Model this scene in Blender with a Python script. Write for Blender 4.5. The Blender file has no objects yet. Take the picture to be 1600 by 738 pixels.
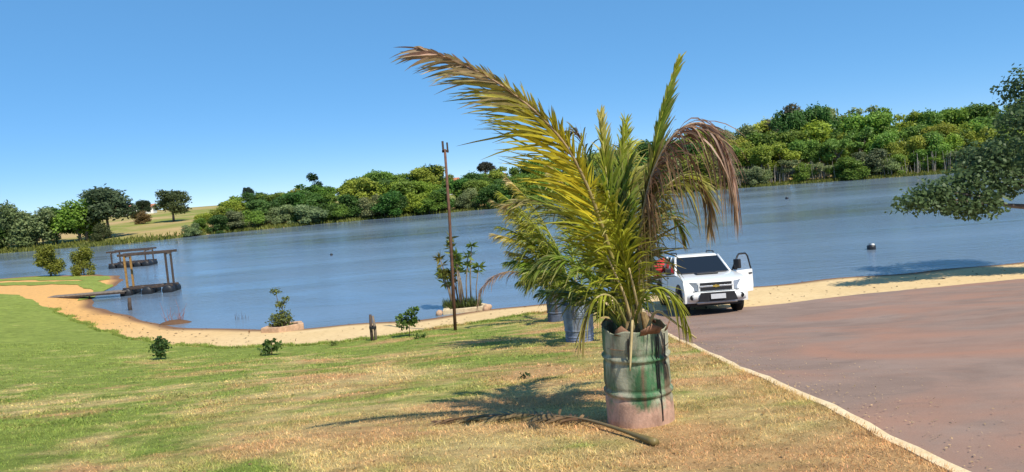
import bpy, bmesh, math, random
import numpy as np
from mathutils import Matrix, Vector
R = math.radians
random.seed(7); rng = np.random.default_rng(11)
scene = bpy.context.scene
col = scene.collection

# ------------------------------------------------------------------ camera
CZ = 4.8
cam_d = bpy.data.cameras.new("camera"); cam = bpy.data.objects.new("camera", cam_d); col.objects.link(cam)
cam_d.sensor_width = 36.0; cam_d.lens = 36.0 * 1100 / 1600; cam_d.clip_end = 6000; cam_d.clip_start = 0.05
cam.matrix_world = Matrix.Translation((0, 0, CZ)) @ Matrix.Rotation(R(90 - 4.35), 4, 'X') @ Matrix.Rotation(R(-4.5), 4, 'Z')
scene.camera = cam

# ------------------------------------------------------------------ sky, sun, exposure
SUN_EL = R(52); SHX, SHY = -0.62, 0.78            # ground direction in which shadows fall
world = bpy.data.worlds.new("World"); scene.world = world; world.use_nodes = True
wn = world.node_tree; bg = wn.nodes["Background"]
sky = wn.nodes.new("ShaderNodeTexSky"); sky.sky_type = 'NISHITA'; sky.sun_disc = False
sky.sun_elevation = SUN_EL; sky.sun_rotation = math.atan2(-SHX, -SHY)
sky.altitude = 6000; sky.air_density = 0.8; sky.dust_density = 0.0; sky.ozone_density = 6.0
hsv = wn.nodes.new("ShaderNodeHueSaturation"); hsv.inputs["Saturation"].default_value = 1.95; hsv.inputs["Hue"].default_value = 0.5; hsv.inputs["Value"].default_value = 2.8
gam = wn.nodes.new("ShaderNodeGamma"); gam.inputs[1].default_value = 0.38
wn.links.new(sky.outputs[0], gam.inputs[0]); wn.links.new(gam.outputs[0], hsv.inputs["Color"])
soft = wn.nodes.new("ShaderNodeMix"); soft.data_type = 'RGBA'; soft.inputs[0].default_value = 0.12
scl = wn.nodes.new("ShaderNodeMix"); scl.data_type = 'RGBA'; scl.blend_type = 'MULTIPLY'; scl.inputs[0].default_value = 1.0; scl.inputs[7].default_value = (2.8, 2.8, 2.8, 1)
wn.links.new(gam.outputs[0], scl.inputs[6]); wn.links.new(hsv.outputs[0], soft.inputs[6]); wn.links.new(scl.outputs[2], soft.inputs[7])
wn.links.new(soft.outputs[2], bg.inputs[0]); bg.inputs[1].default_value = 0.15
sun_d = bpy.data.lights.new("sun", 'SUN'); sun_d.energy = 5.0; sun_d.angle = R(0.53); sun_d.color = (1.0, 0.93, 0.80)
sun = bpy.data.objects.new("sun", sun_d); col.objects.link(sun)
ldir = Vector((SHX * math.cos(SUN_EL), SHY * math.cos(SUN_EL), -math.sin(SUN_EL)))
sun.rotation_euler = ldir.to_track_quat('-Z', 'Y').to_euler(); sun.location = (20, -20, 40)
vs = scene.view_settings; vs.view_transform = 'Standard'; vs.look = 'None'; vs.exposure = 0.24; vs.gamma = 1.0
vs.use_curve_mapping = False

# ------------------------------------------------------------------ helpers
def tag(o, label=None, cat=None, group=None, kind=None):
    if label: o["label"] = label
    if cat: o["category"] = cat
    if group: o["group"] = group
    if kind: o["kind"] = kind
    return o
def empty(name, loc, rz=0.0, rx=0.0, ry=0.0):
    o = bpy.data.objects.new(name, None); col.objects.link(o); o.empty_display_size = 0.2
    o.location = loc; o.rotation_euler = (rx, ry, rz); return o
def mesh_np(name, V, quads=None, tris=None, smooth=False):
    me = bpy.data.meshes.new(name)
    V = np.asarray(V, dtype=np.float32)
    idx = []; st = []; n = 0
    if quads is not None and len(quads):
        q = np.asarray(quads, dtype=np.int32); idx.append(q.ravel()); st.append(np.arange(len(q)) * 4); n = len(q) * 4
    if tris is not None and len(tris):
        t = np.asarray(tris, dtype=np.int32); idx.append(t.ravel()); st.append(n + np.arange(len(t)) * 3)
    idx = np.concatenate(idx); st = np.concatenate(st)
    me.vertices.add(len(V)); me.vertices.foreach_set("co", V.ravel())
    me.loops.add(len(idx)); me.loops.foreach_set("vertex_index", idx.astype(np.int32))
    me.polygons.add(len(st)); me.polygons.foreach_set("loop_start", st.astype(np.int32))
    if smooth: me.polygons.foreach_set("use_smooth", np.ones(len(st), dtype=bool))
    me.update(calc_edges=True)
    return me
def link(name, me, mat, parent=None):
    o = bpy.data.objects.new(name, me); col.objects.link(o)
    if mat is not None and not me.materials: me.materials.append(mat)
    if parent is not None: o.parent = parent
    return o
def vcol(me, C, name="Col"):
    a = me.color_attributes.new(name, 'FLOAT_COLOR', 'POINT')
    C = np.asarray(C, dtype=np.float32)
    if C.shape[1] == 3: C = np.concatenate([C, np.ones((len(C), 1), np.float32)], 1)
    a.data.foreach_set("color", C.ravel())
def norm(a):
    return a / np.maximum(np.linalg.norm(a, axis=-1, keepdims=True), 1e-9)

class MB:
    def __init__(s): s.v = []; s.f = []
    def add(s, V, Fc):
        b = len(s.v); s.v += [tuple(map(float, p)) for p in V]; s.f += [tuple(i + b for i in f) for f in Fc]; return s
    def box(s, c, size, rot=None):
        x, y, z = (d / 2 for d in size)
        V = [Vector(p) for p in ((-x,-y,-z),(x,-y,-z),(x,y,-z),(-x,y,-z),(-x,-y,z),(x,-y,z),(x,y,z),(-x,y,z))]
        if rot is not None: V = [rot @ p for p in V]
        V = [p + Vector(c) for p in V]
        return s.add(V, [(0,3,2,1),(4,5,6,7),(0,1,5,4),(1,2,6,5),(2,3,7,6),(3,0,4,7)])
    def tube(s, pts, rad, n=8, cap=True):
        pts = [Vector(p) for p in pts]; m = len(pts)
        if not hasattr(rad, '__len__'): rad = [rad] * m
        V = []; ref = None
        for i in range(m):
            t = (pts[min(i+1, m-1)] - pts[max(i-1, 0)]).normalized()
            if ref is None: ref = t.cross(Vector((0.31, 0.95, 0.05))).normalized() if abs(t.y) < .9 else t.cross(Vector((1,0,0))).normalized()
            a = (ref - t * ref.dot(t)).normalized(); b = t.cross(a); ref = a
            for k in range(n):
                th = 2 * math.pi * k / n; V.append(pts[i] + (a * math.cos(th) + b * math.sin(th)) * rad[i])
        Fc = [(i*n+k, i*n+(k+1)%n, (i+1)*n+(k+1)%n, (i+1)*n+k) for i in range(m-1) for k in range(n)]
        if cap: Fc += [tuple(range(n-1, -1, -1)), tuple((m-1)*n+k for k in range(n))]
        return s.add(V, Fc)
    def lathe(s, prof, n=32, c=(0,0,0), axis='z', cap=False):
        V = []
        for r, h in prof:
            for k in range(n):
                th = 2*math.pi*k/n; a, b = r*math.cos(th), r*math.sin(th)
                p = (a, b, h) if axis == 'z' else (h, a, b) if axis == 'x' else (b, h, a)
                V.append((p[0]+c[0], p[1]+c[1], p[2]+c[2]))
        m = len(prof)
        Fc = [(i*n+k, i*n+(k+1)%n, (i+1)*n+(k+1)%n, (i+1)*n+k) for i in range(m-1) for k in range(n)]
        if cap: Fc += [tuple(range(n-1, -1, -1)), tuple((m-1)*n+k for k in range(n))]
        return s.add(V, Fc)
    def prism(s, poly, x0, x1):            # polygon in (y,z) extruded along x
        n = len(poly); V = [(x0, y, z) for y, z in poly] + [(x1, y, z) for y, z in poly]
        return s.add(V, [tuple(range(n)), tuple(range(2*n-1, n-1, -1))] + [(k, n+k, n+(k+1)%n, (k+1)%n) for k in range(n)])
    def build(s, name, mat, parent=None, smooth=False, bevel=0, seg=2, fixn=False):
        me = bpy.data.meshes.new(name); me.from_pydata(s.v, [], s.f)
        if fixn or bevel:
            bm = bmesh.new(); bm.from_mesh(me)
            bmesh.ops.remove_doubles(bm, verts=bm.verts, dist=1e-5)
            bmesh.ops.recalc_face_normals(bm, faces=bm.faces); bm.to_mesh(me); bm.free()
        if smooth: me.polygons.foreach_set("use_smooth", [True] * len(me.polygons))
        me.update()
        o = link(name, me, mat, parent)
        if bevel:
            md = o.modifiers.new("bevel", 'BEVEL'); md.width = bevel; md.segments = seg; md.limit_method = 'ANGLE'; md.angle_limit = R(35)
            me.polygons.foreach_set("use_smooth", [True] * len(me.polygons))
            wn_ = o.modifiers.new("wn", 'WEIGHTED_NORMAL'); wn_.keep_sharp = True
        return o
def copy_tree(o, parent=None):
    c = o.copy(); col.objects.link(c); c.parent = parent
    for ch in list(o.children): copy_tree(ch, c)
    return c

# ------------------------------------------------------------------ materials
class NT:
    def __init__(s, name):
        s.m = bpy.data.materials.new(name); s.m.use_nodes = True; s.t = s.m.node_tree
        s.b = s.t.nodes["Principled BSDF"]; s.out = s.t.nodes["Material Output"]
        s.tc = s.t.nodes.new("ShaderNodeTexCoord"); s.geo = s.t.nodes.new("ShaderNodeNewGeometry")
    def n(s, typ, **kw):
        o = s.t.nodes.new("ShaderNode" + typ)
        for k, v in kw.items(): setattr(o, k, v)
        return o
    def l(s, a, b): s.t.links.new(a, b)
    def pos(s, scale=(1,1,1), world=True, rot=0):
        mp = s.n("Mapping"); mp.inputs[3].default_value = scale; mp.inputs[2].default_value = (0, 0, rot)
        s.l(s.geo.outputs["Position"] if world else s.tc.outputs["Object"], mp.inputs[0]); return mp.outputs[0]
    def noise(s, vec, scale, detail=6, rough=.6, dist=0):
        o = s.n("TexNoise"); o.inputs["Scale"].default_value = scale; o.inputs["Detail"].default_value = detail
        o.inputs["Roughness"].default_value = rough; o.inputs["Distortion"].default_value = dist
        s.l(vec, o.inputs["Vector"]); return o.outputs[0]
    def ramp(s, fac, stops, interp='LINEAR'):
        o = s.n("ValToRGB"); o.color_ramp.interpolation = interp; e = o.color_ramp.elements
        while len(e) < len(stops): e.new(.5)
        for k, (p, c) in enumerate(stops):
            e[k].position = p; e[k].color = (c, c, c, 1) if not hasattr(c, '__len__') else (*c, 1)
        s.l(fac, o.inputs[0]); return o.outputs[0]
    def mix(s, fac, a, b, mode='MIX'):
        o = s.n("Mix", data_type='RGBA', blend_type=mode)
        for sock, val in ((o.inputs[0], fac), (o.inputs[6], a), (o.inputs[7], b)):
            if hasattr(val, 'is_linked'): s.l(val, sock)
            elif hasattr(val, '__len__'): sock.default_value = (*val, 1)
            else: sock.default_value = val
        return o.outputs[2]
    def math(s, op, a, b=0.0):
        o = s.n("Math", operation=op)
        for sock, val in ((o.inputs[0], a), (o.inputs[1], b)):
            if hasattr(val, 'is_linked'): s.l(val, sock)
            else: sock.default_value = val
        return o.outputs[0]
    def bump(s, h, strength=.5, dist=.02):
        o = s.n("Bump"); o.inputs["Strength"].default_value = strength; o.inputs["Distance"].default_value = dist
        s.l(h, o.inputs["Height"]); s.l(o.outputs[0], s.b.inputs["Normal"]); return o
    def set(s, color=None, rough=.8, metal=0, spec=.3):
        if color is not None:
            if hasattr(color, 'is_linked'): s.l(color, s.b.inputs["Base Color"])
            else: s.b.inputs["Base Color"].default_value = (*color, 1)
        s.b.inputs["Roughness"].default_value = rough; s.b.inputs["Metallic"].default_value = metal
        s.b.inputs["Specular IOR Level"].default_value = spec; return s.m
    def leafy(s, color, trans=.35, rough=.55):
        s.set(color, rough, 0, .25)
        t = s.n("BsdfTranslucent"); s.l(color, t.inputs[0])
        mx = s.n("MixShader"); mx.inputs[0].default_value = trans
        s.l(s.b.outputs[0], mx.inputs[1]); s.l(t.outputs[0], mx.inputs[2]); s.l(mx.outputs[0], s.out.inputs[0]); return s.m

def simple(name, c, rough=.6, metal=0, spec=.4, var=.25, scale=8, bump=0):
    t = NT(name); p = t.pos(world=False); f = t.noise(p, scale, 5)
    lo = tuple(max(0, x * (1 - var)) for x in c); hi = tuple(x * (1 + var) for x in c)
    t.set(t.ramp(f, [(.3, lo), (.7, hi)]), rough, metal, spec)
    if bump: t.bump(f, bump, .01)
    return t.m

def lawn_color(t):
    p = t.pos()
    big = t.noise(t.pos((1, .75, 1)), .30, 4, .55, .6)
    mid = t.noise(t.pos((.8, 1.6, 1)), .9, 5, .62, .4)
    fine = t.noise(p, 14, 4, .7)
    green = t.mix(mid, (.15, .20, .035), (.29, .33, .075))
    straw = t.mix(fine, (.40, .29, .11), (.66, .51, .23))
    dirt = t.mix(fine, (.42, .24, .10), (.60, .37, .18))
    # drier towards the near slope and the road, greener by the lake and to the left
    sep = t.n("SeparateXYZ"); t.l(t.geo.outputs["Position"], sep.inputs[0])
    gx = t.math('MULTIPLY', sep.outputs[0], .012); gy = t.math('MULTIPLY', sep.outputs[1], -.011)
    s = t.math('ADD', t.math('ADD', t.math('MULTIPLY', big, 1.3), t.math('MULTIPLY', mid, 1.3)), t.math('ADD', t.math('ADD', gx, gy), -.77))
    f1 = t.ramp(s, [(.30, 0.0), (.60, 1.0)])
    d2 = t.noise(t.pos((.7, 1.5, 1), rot=.2), .55, 5, .6, .7)
    f2 = t.ramp(t.math('ADD', t.math('MULTIPLY', d2, 1.2), t.math('ADD', t.math('MULTIPLY', gx, 1.3), t.math('MULTIPLY', gy, .5))), [(.46, 0.0), (.66, .92)])
    c = t.mix(f1, green, straw)
    c = t.mix(f2, c, dirt); mot = t.noise(t.pos((1, 1.4, 1)), 3.2, 5, .7)
    return t.mix(1.0, c, t.ramp(mot, [(.34, .80), (.66, 1.34)]), 'MULTIPLY'), fine
t = NT("lawn_grass"); c, fine = lawn_color(t); M_LAWN = t.set(c, .95, 0, .1); t.bump(t.noise(t.pos(), 30, 6, .75), .9, .05)
t = NT("grass_blades"); c, fine = lawn_color(t)
at_ = t.n("Attribute", attribute_name="Col"); c = t.mix(.5, c, t.mix(1.0, c, at_.outputs[0], 'MULTIPLY')); c = t.mix(1.0, c, (1.35, 1.35, 1.35), 'MULTIPLY')
M_BLADE = t.leafy(c, .35, .6)

t = NT("beach_sand"); p = t.pos(); a = t.noise(p, .35, 5, .6, .5); b = t.noise(p, 5, 6, .7)
sepx = t.n("SeparateXYZ"); t.l(t.geo.outputs["Position"], sepx.inputs[0])
left = t.ramp(t.math('MULTIPLY', sepx.outputs[0], -.05), [(.45, 0.0), (.95, 1.0)])
c = t.mix(a, (.60, .42, .20), (.77, .57, .31)); c = t.mix(left, c, t.mix(b, (.58, .30, .09), (.74, .43, .16)))
c = t.mix(t.ramp(b, [(.35, .35), (.55, 0.0)]), c, (.42, .27, .12))
wet = t.ramp(sepx.outputs[2], [(.02, 1.0), (.07, 0.0)]); c = t.mix(wet, c, (.20, .11, .06))
M_SAND = t.set(c, .9, 0, .15); t.bump(b, .5, .04)

t = NT("road_asphalt"); p = t.pos(); a = t.noise(t.pos((1, 1.5, 1)), .22, 5, .6, .8); b = t.noise(t.pos((.8, 1.2, 1), rot=.5), .8, 8, .7, .5); f = t.noise(p, 90, 3, .7)
c = t.mix(t.ramp(b, [(.3, 0.0), (.7, 1.0)]), (.235, .160, .125), (.34, .24, .19))
c = t.mix(t.ramp(a, [(.46, 0.0), (.66, .8)]), c, (.40, .21, .14))
c = t.mix(t.ramp(t.noise(t.pos((.6, 1.4, 1), rot=.5), 1.3, 6, .7, .8), [(.56, 0.0), (.72, .45)]), c, (.16, .12, .105))
c = t.mix(.22, c, t.ramp(f, [(.3, .05), (.75, .55)]), 'OVERLAY')
M_ROAD = t.set(c, .9, 0, .2); t.bump(f, .35, .008)

t = NT("kerb_concrete"); p = t.pos(); b = t.noise(p, 6, 6, .7)
c = t.mix(t.ramp(b, [(.3, 0.0), (.7, 1.0)]), (.66, .47, .25), (.85, .68, .44)); M_KERB = t.set(c, .9, 0, .2); t.bump(t.noise(p, 30, 4, .7), .5, .02)

t = NT("lake_water")
b1 = t.noise(t.pos((.55, 1.7, 1), rot=.12), 1.7, 5, .62); b2 = t.noise(t.pos((.8, 2.2, 1), rot=-.2), 5.5, 3, .6); big = t.noise(t.pos((.3, 1.2, 1)), .06, 4, .6, .5)
wind = t.ramp(t.noise(t.pos((.25, 1.0, 1), rot=.08), .09, 4, .6, .8), [(.38, .25), (.62, 1.5)])
h = t.math('MULTIPLY', t.math('ADD', b1, t.math('MULTIPLY', b2, .35)), wind)
c = t.mix(big, (.12, .17, .24), (.17, .22, .27)); t.set(c, .10, 0, .5); t.l(t.ramp(big, [(.35, .05), (.65, .22)]), t.b.inputs["Roughness"]); t.b.inputs["IOR"].default_value = 1.33
t.bump(h, .30, .10); M_WATER = t.m

t = NT("far_ground"); p = t.pos(); a = t.noise(p, .05, 6, .6, .5); b = t.noise(p, .6, 5, .6)
c = t.mix(b, (.16, .19, .035), (.27, .27, .07)); c = t.mix(t.ramp(a, [(.42, 0.0), (.62, 1.0)]), c, t.mix(b, (.36, .24, .10), (.50, .36, .18)))
M_FAR = t.set(c, .95, 0, .1)

def leaf_mat(name, trans=.3, obj_color=True, base=(.08, .13, .03), spread=.5):
    t = NT(name); at = t.n("Attribute", attribute_name="rnd")
    oi = t.n("ObjectInfo"); src = oi.outputs["Color"] if obj_color else base
    nz = t.noise(t.pos(world=False), .55, 3, .6)
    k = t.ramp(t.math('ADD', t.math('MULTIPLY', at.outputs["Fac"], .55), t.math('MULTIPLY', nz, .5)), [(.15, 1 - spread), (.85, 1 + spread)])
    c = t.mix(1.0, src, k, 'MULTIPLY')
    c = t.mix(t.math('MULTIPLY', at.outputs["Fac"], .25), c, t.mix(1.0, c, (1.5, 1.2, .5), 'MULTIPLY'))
    return t.leafy(c, trans, .5)
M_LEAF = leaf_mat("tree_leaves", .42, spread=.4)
M_BARK = simple("bark", (.20, .165, .13), .9, 0, .1, .4, 3, .4)
M_BARK_D = simple("dark_bark", (.09, .065, .045), .9, 0, .1, .4, 6, .4)
t = NT("palm_leaflets"); at_ = t.n("Attribute", attribute_name="Col"); nz = t.noise(t.pos(world=False), 9, 3, .6)
c = t.mix(1.0, at_.outputs[0], t.ramp(nz, [(.25, .65), (.75, 1.35)]), 'MULTIPLY'); M_PALM = t.leafy(c, .38, .42); t.b.inputs["Specular IOR Level"].default_value = .18
t = NT("palm_rachis"); at_ = t.n("Attribute", attribute_name="Col"); M_RACH = t.set(at_.outputs[0], .5, 0, .4)

def drum_mat(name, paint, rust, low, streak):
    t = NT(name); p = t.pos(world=False); sep = t.n("SeparateXYZ"); t.l(t.tc.outputs["Object"], sep.inputs[0])
    a = t.noise(t.pos((1, 1, .35), False), 3.2, 6, .65, .3); b = t.noise(t.pos((1, 1, .12), False), 9, 5, .6); f = t.noise(p, 40, 4, .7)
    c = t.mix(t.ramp(a, [(.46, 0.0), (.60, 1.0)]), paint, streak)
    c = t.mix(t.ramp(b, [(.53, 0.0), (.64, .8)]), c, rust)
    hz = t.math('ADD', sep.outputs[2], t.math('MULTIPLY', t.noise(t.pos((1, 1, .8), False), 5, 5, .65, .6), .55))
    c = t.mix(t.ramp(hz, [(.50, 1.0), (.60, 0.0)]), c, t.mix(f, low, tuple(x * 1.25 for x in low)))
    c = t.mix(t.ramp(f, [(.60, 0.0), (.72, .5)]), c, rust)
    gr = t.noise(t.pos((1, 1, .5), False), 7, 7, .72, .4); c = t.mix(1.0, c, t.ramp(gr, [(.30, .45), (.62, 1.12)]), 'MULTIPLY')
    t.set(c, .68, 0, .3); t.bump(t.math('ADD', f, gr), .35, .012); return t.m
M_DRUM1 = drum_mat("weathered_drum_paint", (.40, .40, .29), (.20, .12, .08), (.48, .30, .22), (.065, .17, .075))
M_DRUM2 = drum_mat("blue_grey_drum_paint", (.22, .27, .36), (.14, .14, .16), (.20, .24, .34), (.33, .38, .46))
M_DRUM3 = drum_mat("dark_blue_drum_paint", (.08, .11, .17), (.10, .07, .05), (.09, .11, .16), (.12, .16, .22))
M_RUST = simple("rusty_metal", (.24, .13, .08), .8, .1, .3, .5, 14, .3)
M_SOIL = simple("soil", (.13, .075, .045), .95, 0, .1, .4, 20, .6)
M_POLE = simple("rusty_pole", (.15, .075, .05), .75, .2, .3, .4, 6, .2)
M_WOOD = simple("grey_wood", (.20, .16, .125), .85, 0, .2, .35, 7, .3)
M_DWOOD = simple("dark_wood", (.075, .055, .045), .8, 0, .25, .35, 7, .3)
M_OWOOD = simple("ochre_wood", (.34, .19, .06), .8, 0, .25, .3, 7, .3)
M_BLACK = simple("black_plastic", (.016, .017, .02), .45, 0, .5, .3, 10)
M_BRICK = simple("planter_render", (.47, .31, .20), .9, 0, .2, .25, 9, .4)
M_BRICKD = simple("planter_wet_base", (.28, .13, .09), .85, 0, .2, .3, 9, .4)
M_WHITE = simple("truck_white_paint", (.80, .80, .78), .28, 0, .5, .04, 3)
M_WHITE.node_tree.nodes["Principled BSDF"].inputs["Coat Weight"].default_value = .5
M_DUST = simple("dusty_white_paint", (.62, .55, .47), .5, 0, .4, .15, 4)
M_TRIM = simple("black_trim", (.018, .018, .02), .5, 0, .4, .2, 9)
M_TYRE = simple("tyre_rubber", (.022, .02, .019), .85, 0, .2, .3, 12)
M_RIM = simple("alloy_rim", (.42, .42, .43), .35, .8, .5, .1, 9)
M_CHROME = simple("grille_silver", (.62, .62, .62), .25, .7, .5, .08, 9)
M_GOLD = simple("gold_emblem", (.55, .38, .08), .35, .5, .5, .1, 9)
M_LAMP = simple("headlight_lens", (.34, .36, .39), .10, .3, .6, .25, 18)
M_PLATE = simple("licence_plate_grey", (.55, .56, .58), .5, 0, .4, .08, 18)
M_RED = simple("red_cloth", (.52, .03, .035), .75, 0, .3, .35, 9, .4)
M_SEAT = simple("seat_fabric", (.10, .10, .105), .9, 0, .2, .2, 9)
t = NT("dark_glass"); t.set((.012, .015, .02), .04, 0, .6); M_GLASS = t.m
t = NT("clear_glass"); t.set((.75, .80, .84), .03, 0, .5); t.b.inputs["Transmission Weight"].default_value = .9; t.b.inputs["IOR"].default_value = 1.1; M_CLEAR = t.m
M_WALL_W = simple("white_wall", (.76, .74, .70), .9, 0, .2, .08, 1)
M_WALL_R = simple("brick_wall", (.42, .20, .13), .9, 0, .2, .25, 2)
M_ROOF = simple("terracotta_roof", (.45, .18, .10), .85, 0, .2, .3, 3)
M_RED_DRY = simple("dry_red_stems", (.24, .10, .07), .9, 0, .1, .3, 9)

# ------------------------------------------------------------------ terrain
PY=[-60,-40,0,6,12.5,20,24,28,31,36,60,90]; PZ=[7.2,5.5,3.2,2.55,1.70,.65,.28,0,-.35,-1.2,-2.0,-2.4]
WX=[-400,-60,-40,-31,-27.5,-25,-22,-18.8,-15,-11.5,-8,-4,-1.5,1,9,20,30,60,400]; WY=[90,64,61,56,50,42,37,33.6,29.8,27.3,26.4,26.2,27.2,27.9,27.8,28.5,30.5,37,90]
FX=[-600,-110,-70,-60,-54,-33,-2,41,74,120,250,600]; FY=[90,104,112,108,120,129,138,145,137,124,100,90]
def smooth_table(X, Y, w, lo, hi, st=.1):
    g = np.arange(lo, hi, st); v = np.interp(g, X, Y); k = max(1, int(w / st)); ker = np.ones(k) / k
    vp = np.pad(v, k, mode='edge')
    for _ in range(2): vp = np.convolve(vp, ker, mode='same')
    return g, vp[k:-k]
TP = smooth_table(PY, PZ, 2.0, -60, 90); TW = smooth_table(WX, WY, 1.6, -120, 120); TF = smooth_table(FX, FY, 6, -600, 600, .5)
def yw(x): return np.interp(x, *TW)
def yfar(x): return np.interp(x, *TF)
def T(x, y):
    x = np.asarray(x, float); y = np.asarray(y, float)
    z = np.interp(y * 28 / yw(x), *TP)
    return z + .012 * np.sin(x * 1.3 + y * .6) + .008 * np.sin(y * 1.3 - x * .8 + 1.3)
def Tz(x, y): return float(T(x, y))
def Tfar(x, y):
    x = np.asarray(x, float); t = np.asarray(y, float) - yfar(x)
    cap = np.interp(x, [-200, -60, 0, 40, 90, 300], [4.6, 4.4, 5.0, 6.5, 7.5, 7.5])
    up = np.minimum(t, 3) / 3 * .35 + cap * (1 - np.exp(-np.maximum(t, 0) / 75.)) 
    return np.where(t < 0, .14 * t, up)
def grid(name, X, Y, Z, mat, kind='structure', smooth=True):
    n, m = X.shape; V = np.stack([X, Y, Z], -1).reshape(-1, 3); i = np.arange(n - 1)[:, None] * m + np.arange(m - 1)[None]
    q = np.stack([i, i + m, i + m + 1, i + 1], -1).reshape(-1, 4)
    me = mesh_np(name, V, q, smooth=smooth)
    if me.polygons[0].normal.z < 0: me.flip_normals()
    return tag(link(name, me, mat), kind=kind)
def cols(lo, hi, fine_lo, fine_hi, st, coarse):
    return np.unique(np.concatenate([np.arange(lo, fine_lo, coarse), np.arange(fine_lo, fine_hi, st), np.arange(fine_hi, hi + .01, coarse)]))
wob = lambda x, a: a * (np.sin(x * 2.3) * .5 + np.sin(x * 5.1 + 1) * .3 + np.sin(x * 11.7 + 2) * .2)
SX=[-120,-40,-30,-24,-17.2,-14,-9.8,-7.5,-4.8,-2.5,1.1,4,10]; SY=[50,46,42,36,28.3,25.1,21.8,20.9,20.7,22.3,23.8,24.2,24.4]
TS = smooth_table(SX, SY, 1.2, -120, 10)
def ys(x): return np.interp(x, *TS) + wob(x, .22)
KY=[-60,0,4.6,7,13.8,17.5,20.9,22.5]; KX=[2.2,2.68,2.73,2.77,2.97,3.3,3.76,4.05]
TK = smooth_table(KY, KX, 1.5, -60, 30)
def xk(y): return np.interp(y, *TK)
RX=[2,3.8,5,7,9.7,13.2,20,40,80]; RY=[22.6,22.0,21.0,20.6,21.4,22.0,22.6,25,30]
def yr(x): return np.interp(x, RX, RY) + wob(x * .7, .10)
v = np.linspace(0, 1, 150)[None]
xc = cols(-110, 80, -36, 32, .3, 3)[:, None]
Yb = -58 + (yw(xc) + 9 + 58) * v ** .75; grid("beach", xc + 0 * v, Yb, T(xc + 0 * v, Yb) - .035, M_SAND)
xc = np.append(cols(-110, 2.0, -30, 2.0, .3, 3), [9.0])[:, None]
Yl = -58 + (ys(np.minimum(xc, 3.6)) + 58) * v ** .6; Xl = np.minimum(xc + 0 * v, xk(Yl)); grid("lawn", Xl, Yl, T(Xl, Yl) - .035 * (v > .9999), M_LAWN)
xc = np.append([-5.0], cols(4.2, 80, 4.2, 30, .35, 3))[:, None]
Yr = -58 + (yr(np.maximum(xc, 3.8)) + 58) * v ** .6; Xr = np.maximum(xc + 0 * v, xk(Yr)); grid("road", Xr, Yr, T(Xr, Yr) - .014, M_ROAD)
# left peninsula grass
u = np.linspace(0, 1, 40)[:, None]; w_ = np.linspace(0, 1, 14)[None]
def patch(name, x0, x1, ylo, yhi):
    X = x0 + (x1 - x0) * u + 0 * w_; Y = ylo(X) + (yhi(X) - ylo(X)) * w_; grid(name, X, Y, T(X, Y) - .01, M_LAWN)
patch("peninsula_grass", -62, -29.6, lambda x: yw(x) - 5.2 + wob(x, .3), lambda x: yw(x) - 2.2 + wob(x * 1.3, .3))
patch("bank_grass", -44, -24.6, lambda x: np.minimum(ys(x) + 5.5, yw(x) - 2.5) + wob(x, .2), lambda x: np.minimum(ys(x) + 8.0, yw(x) - 1.0) + wob(x * 1.4, .2))
# kerb along the road
ky = np.arange(-14, 22.4, .35); mb = MB(); V = []
for y in ky:
    x = float(xk(y)); z = Tz(x, y); j = .012 * math.sin(y * 3.3) + .008 * math.sin(y * 8.1)
    V += [(x - .055 + j, y, z - .08), (x - .045 + j, y, z + .008 + j * .3), (x + .05 + j, y, z + .012 + j * .3), (x + .06 + j, y, z - .09)]
mb.add(V, [(i*4+k, i*4+k+1, (i+1)*4+k+1, (i+1)*4+k) for i in range(len(ky)-1) for k in range(3)] + [(0,1,2,3)])
tag(mb.build("kerb", M_KERB, fixn=True), kind='structure')
# lake and far bank
xs = np.array([-600., 600.])[:, None]; yy = np.array([10., 190.])[None]
grid("lake", xs + 0 * yy, yy + 0 * xs, 0 * (xs + yy), M_WATER)
xc = cols(-600, 600, -120, 140, 2, 16)[:, None]; vv = np.concatenate([np.linspace(-14, 4, 20), np.linspace(6, 60, 28), np.geomspace(70, 3500, 30)])[None]
Yf = yfar(xc) + vv + .6 * np.sin(xc * .7) * (vv < 20); grid("far_bank", xc + 0 * vv, Yf, Tfar(xc + 0 * vv, Yf), M_FAR)

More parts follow.
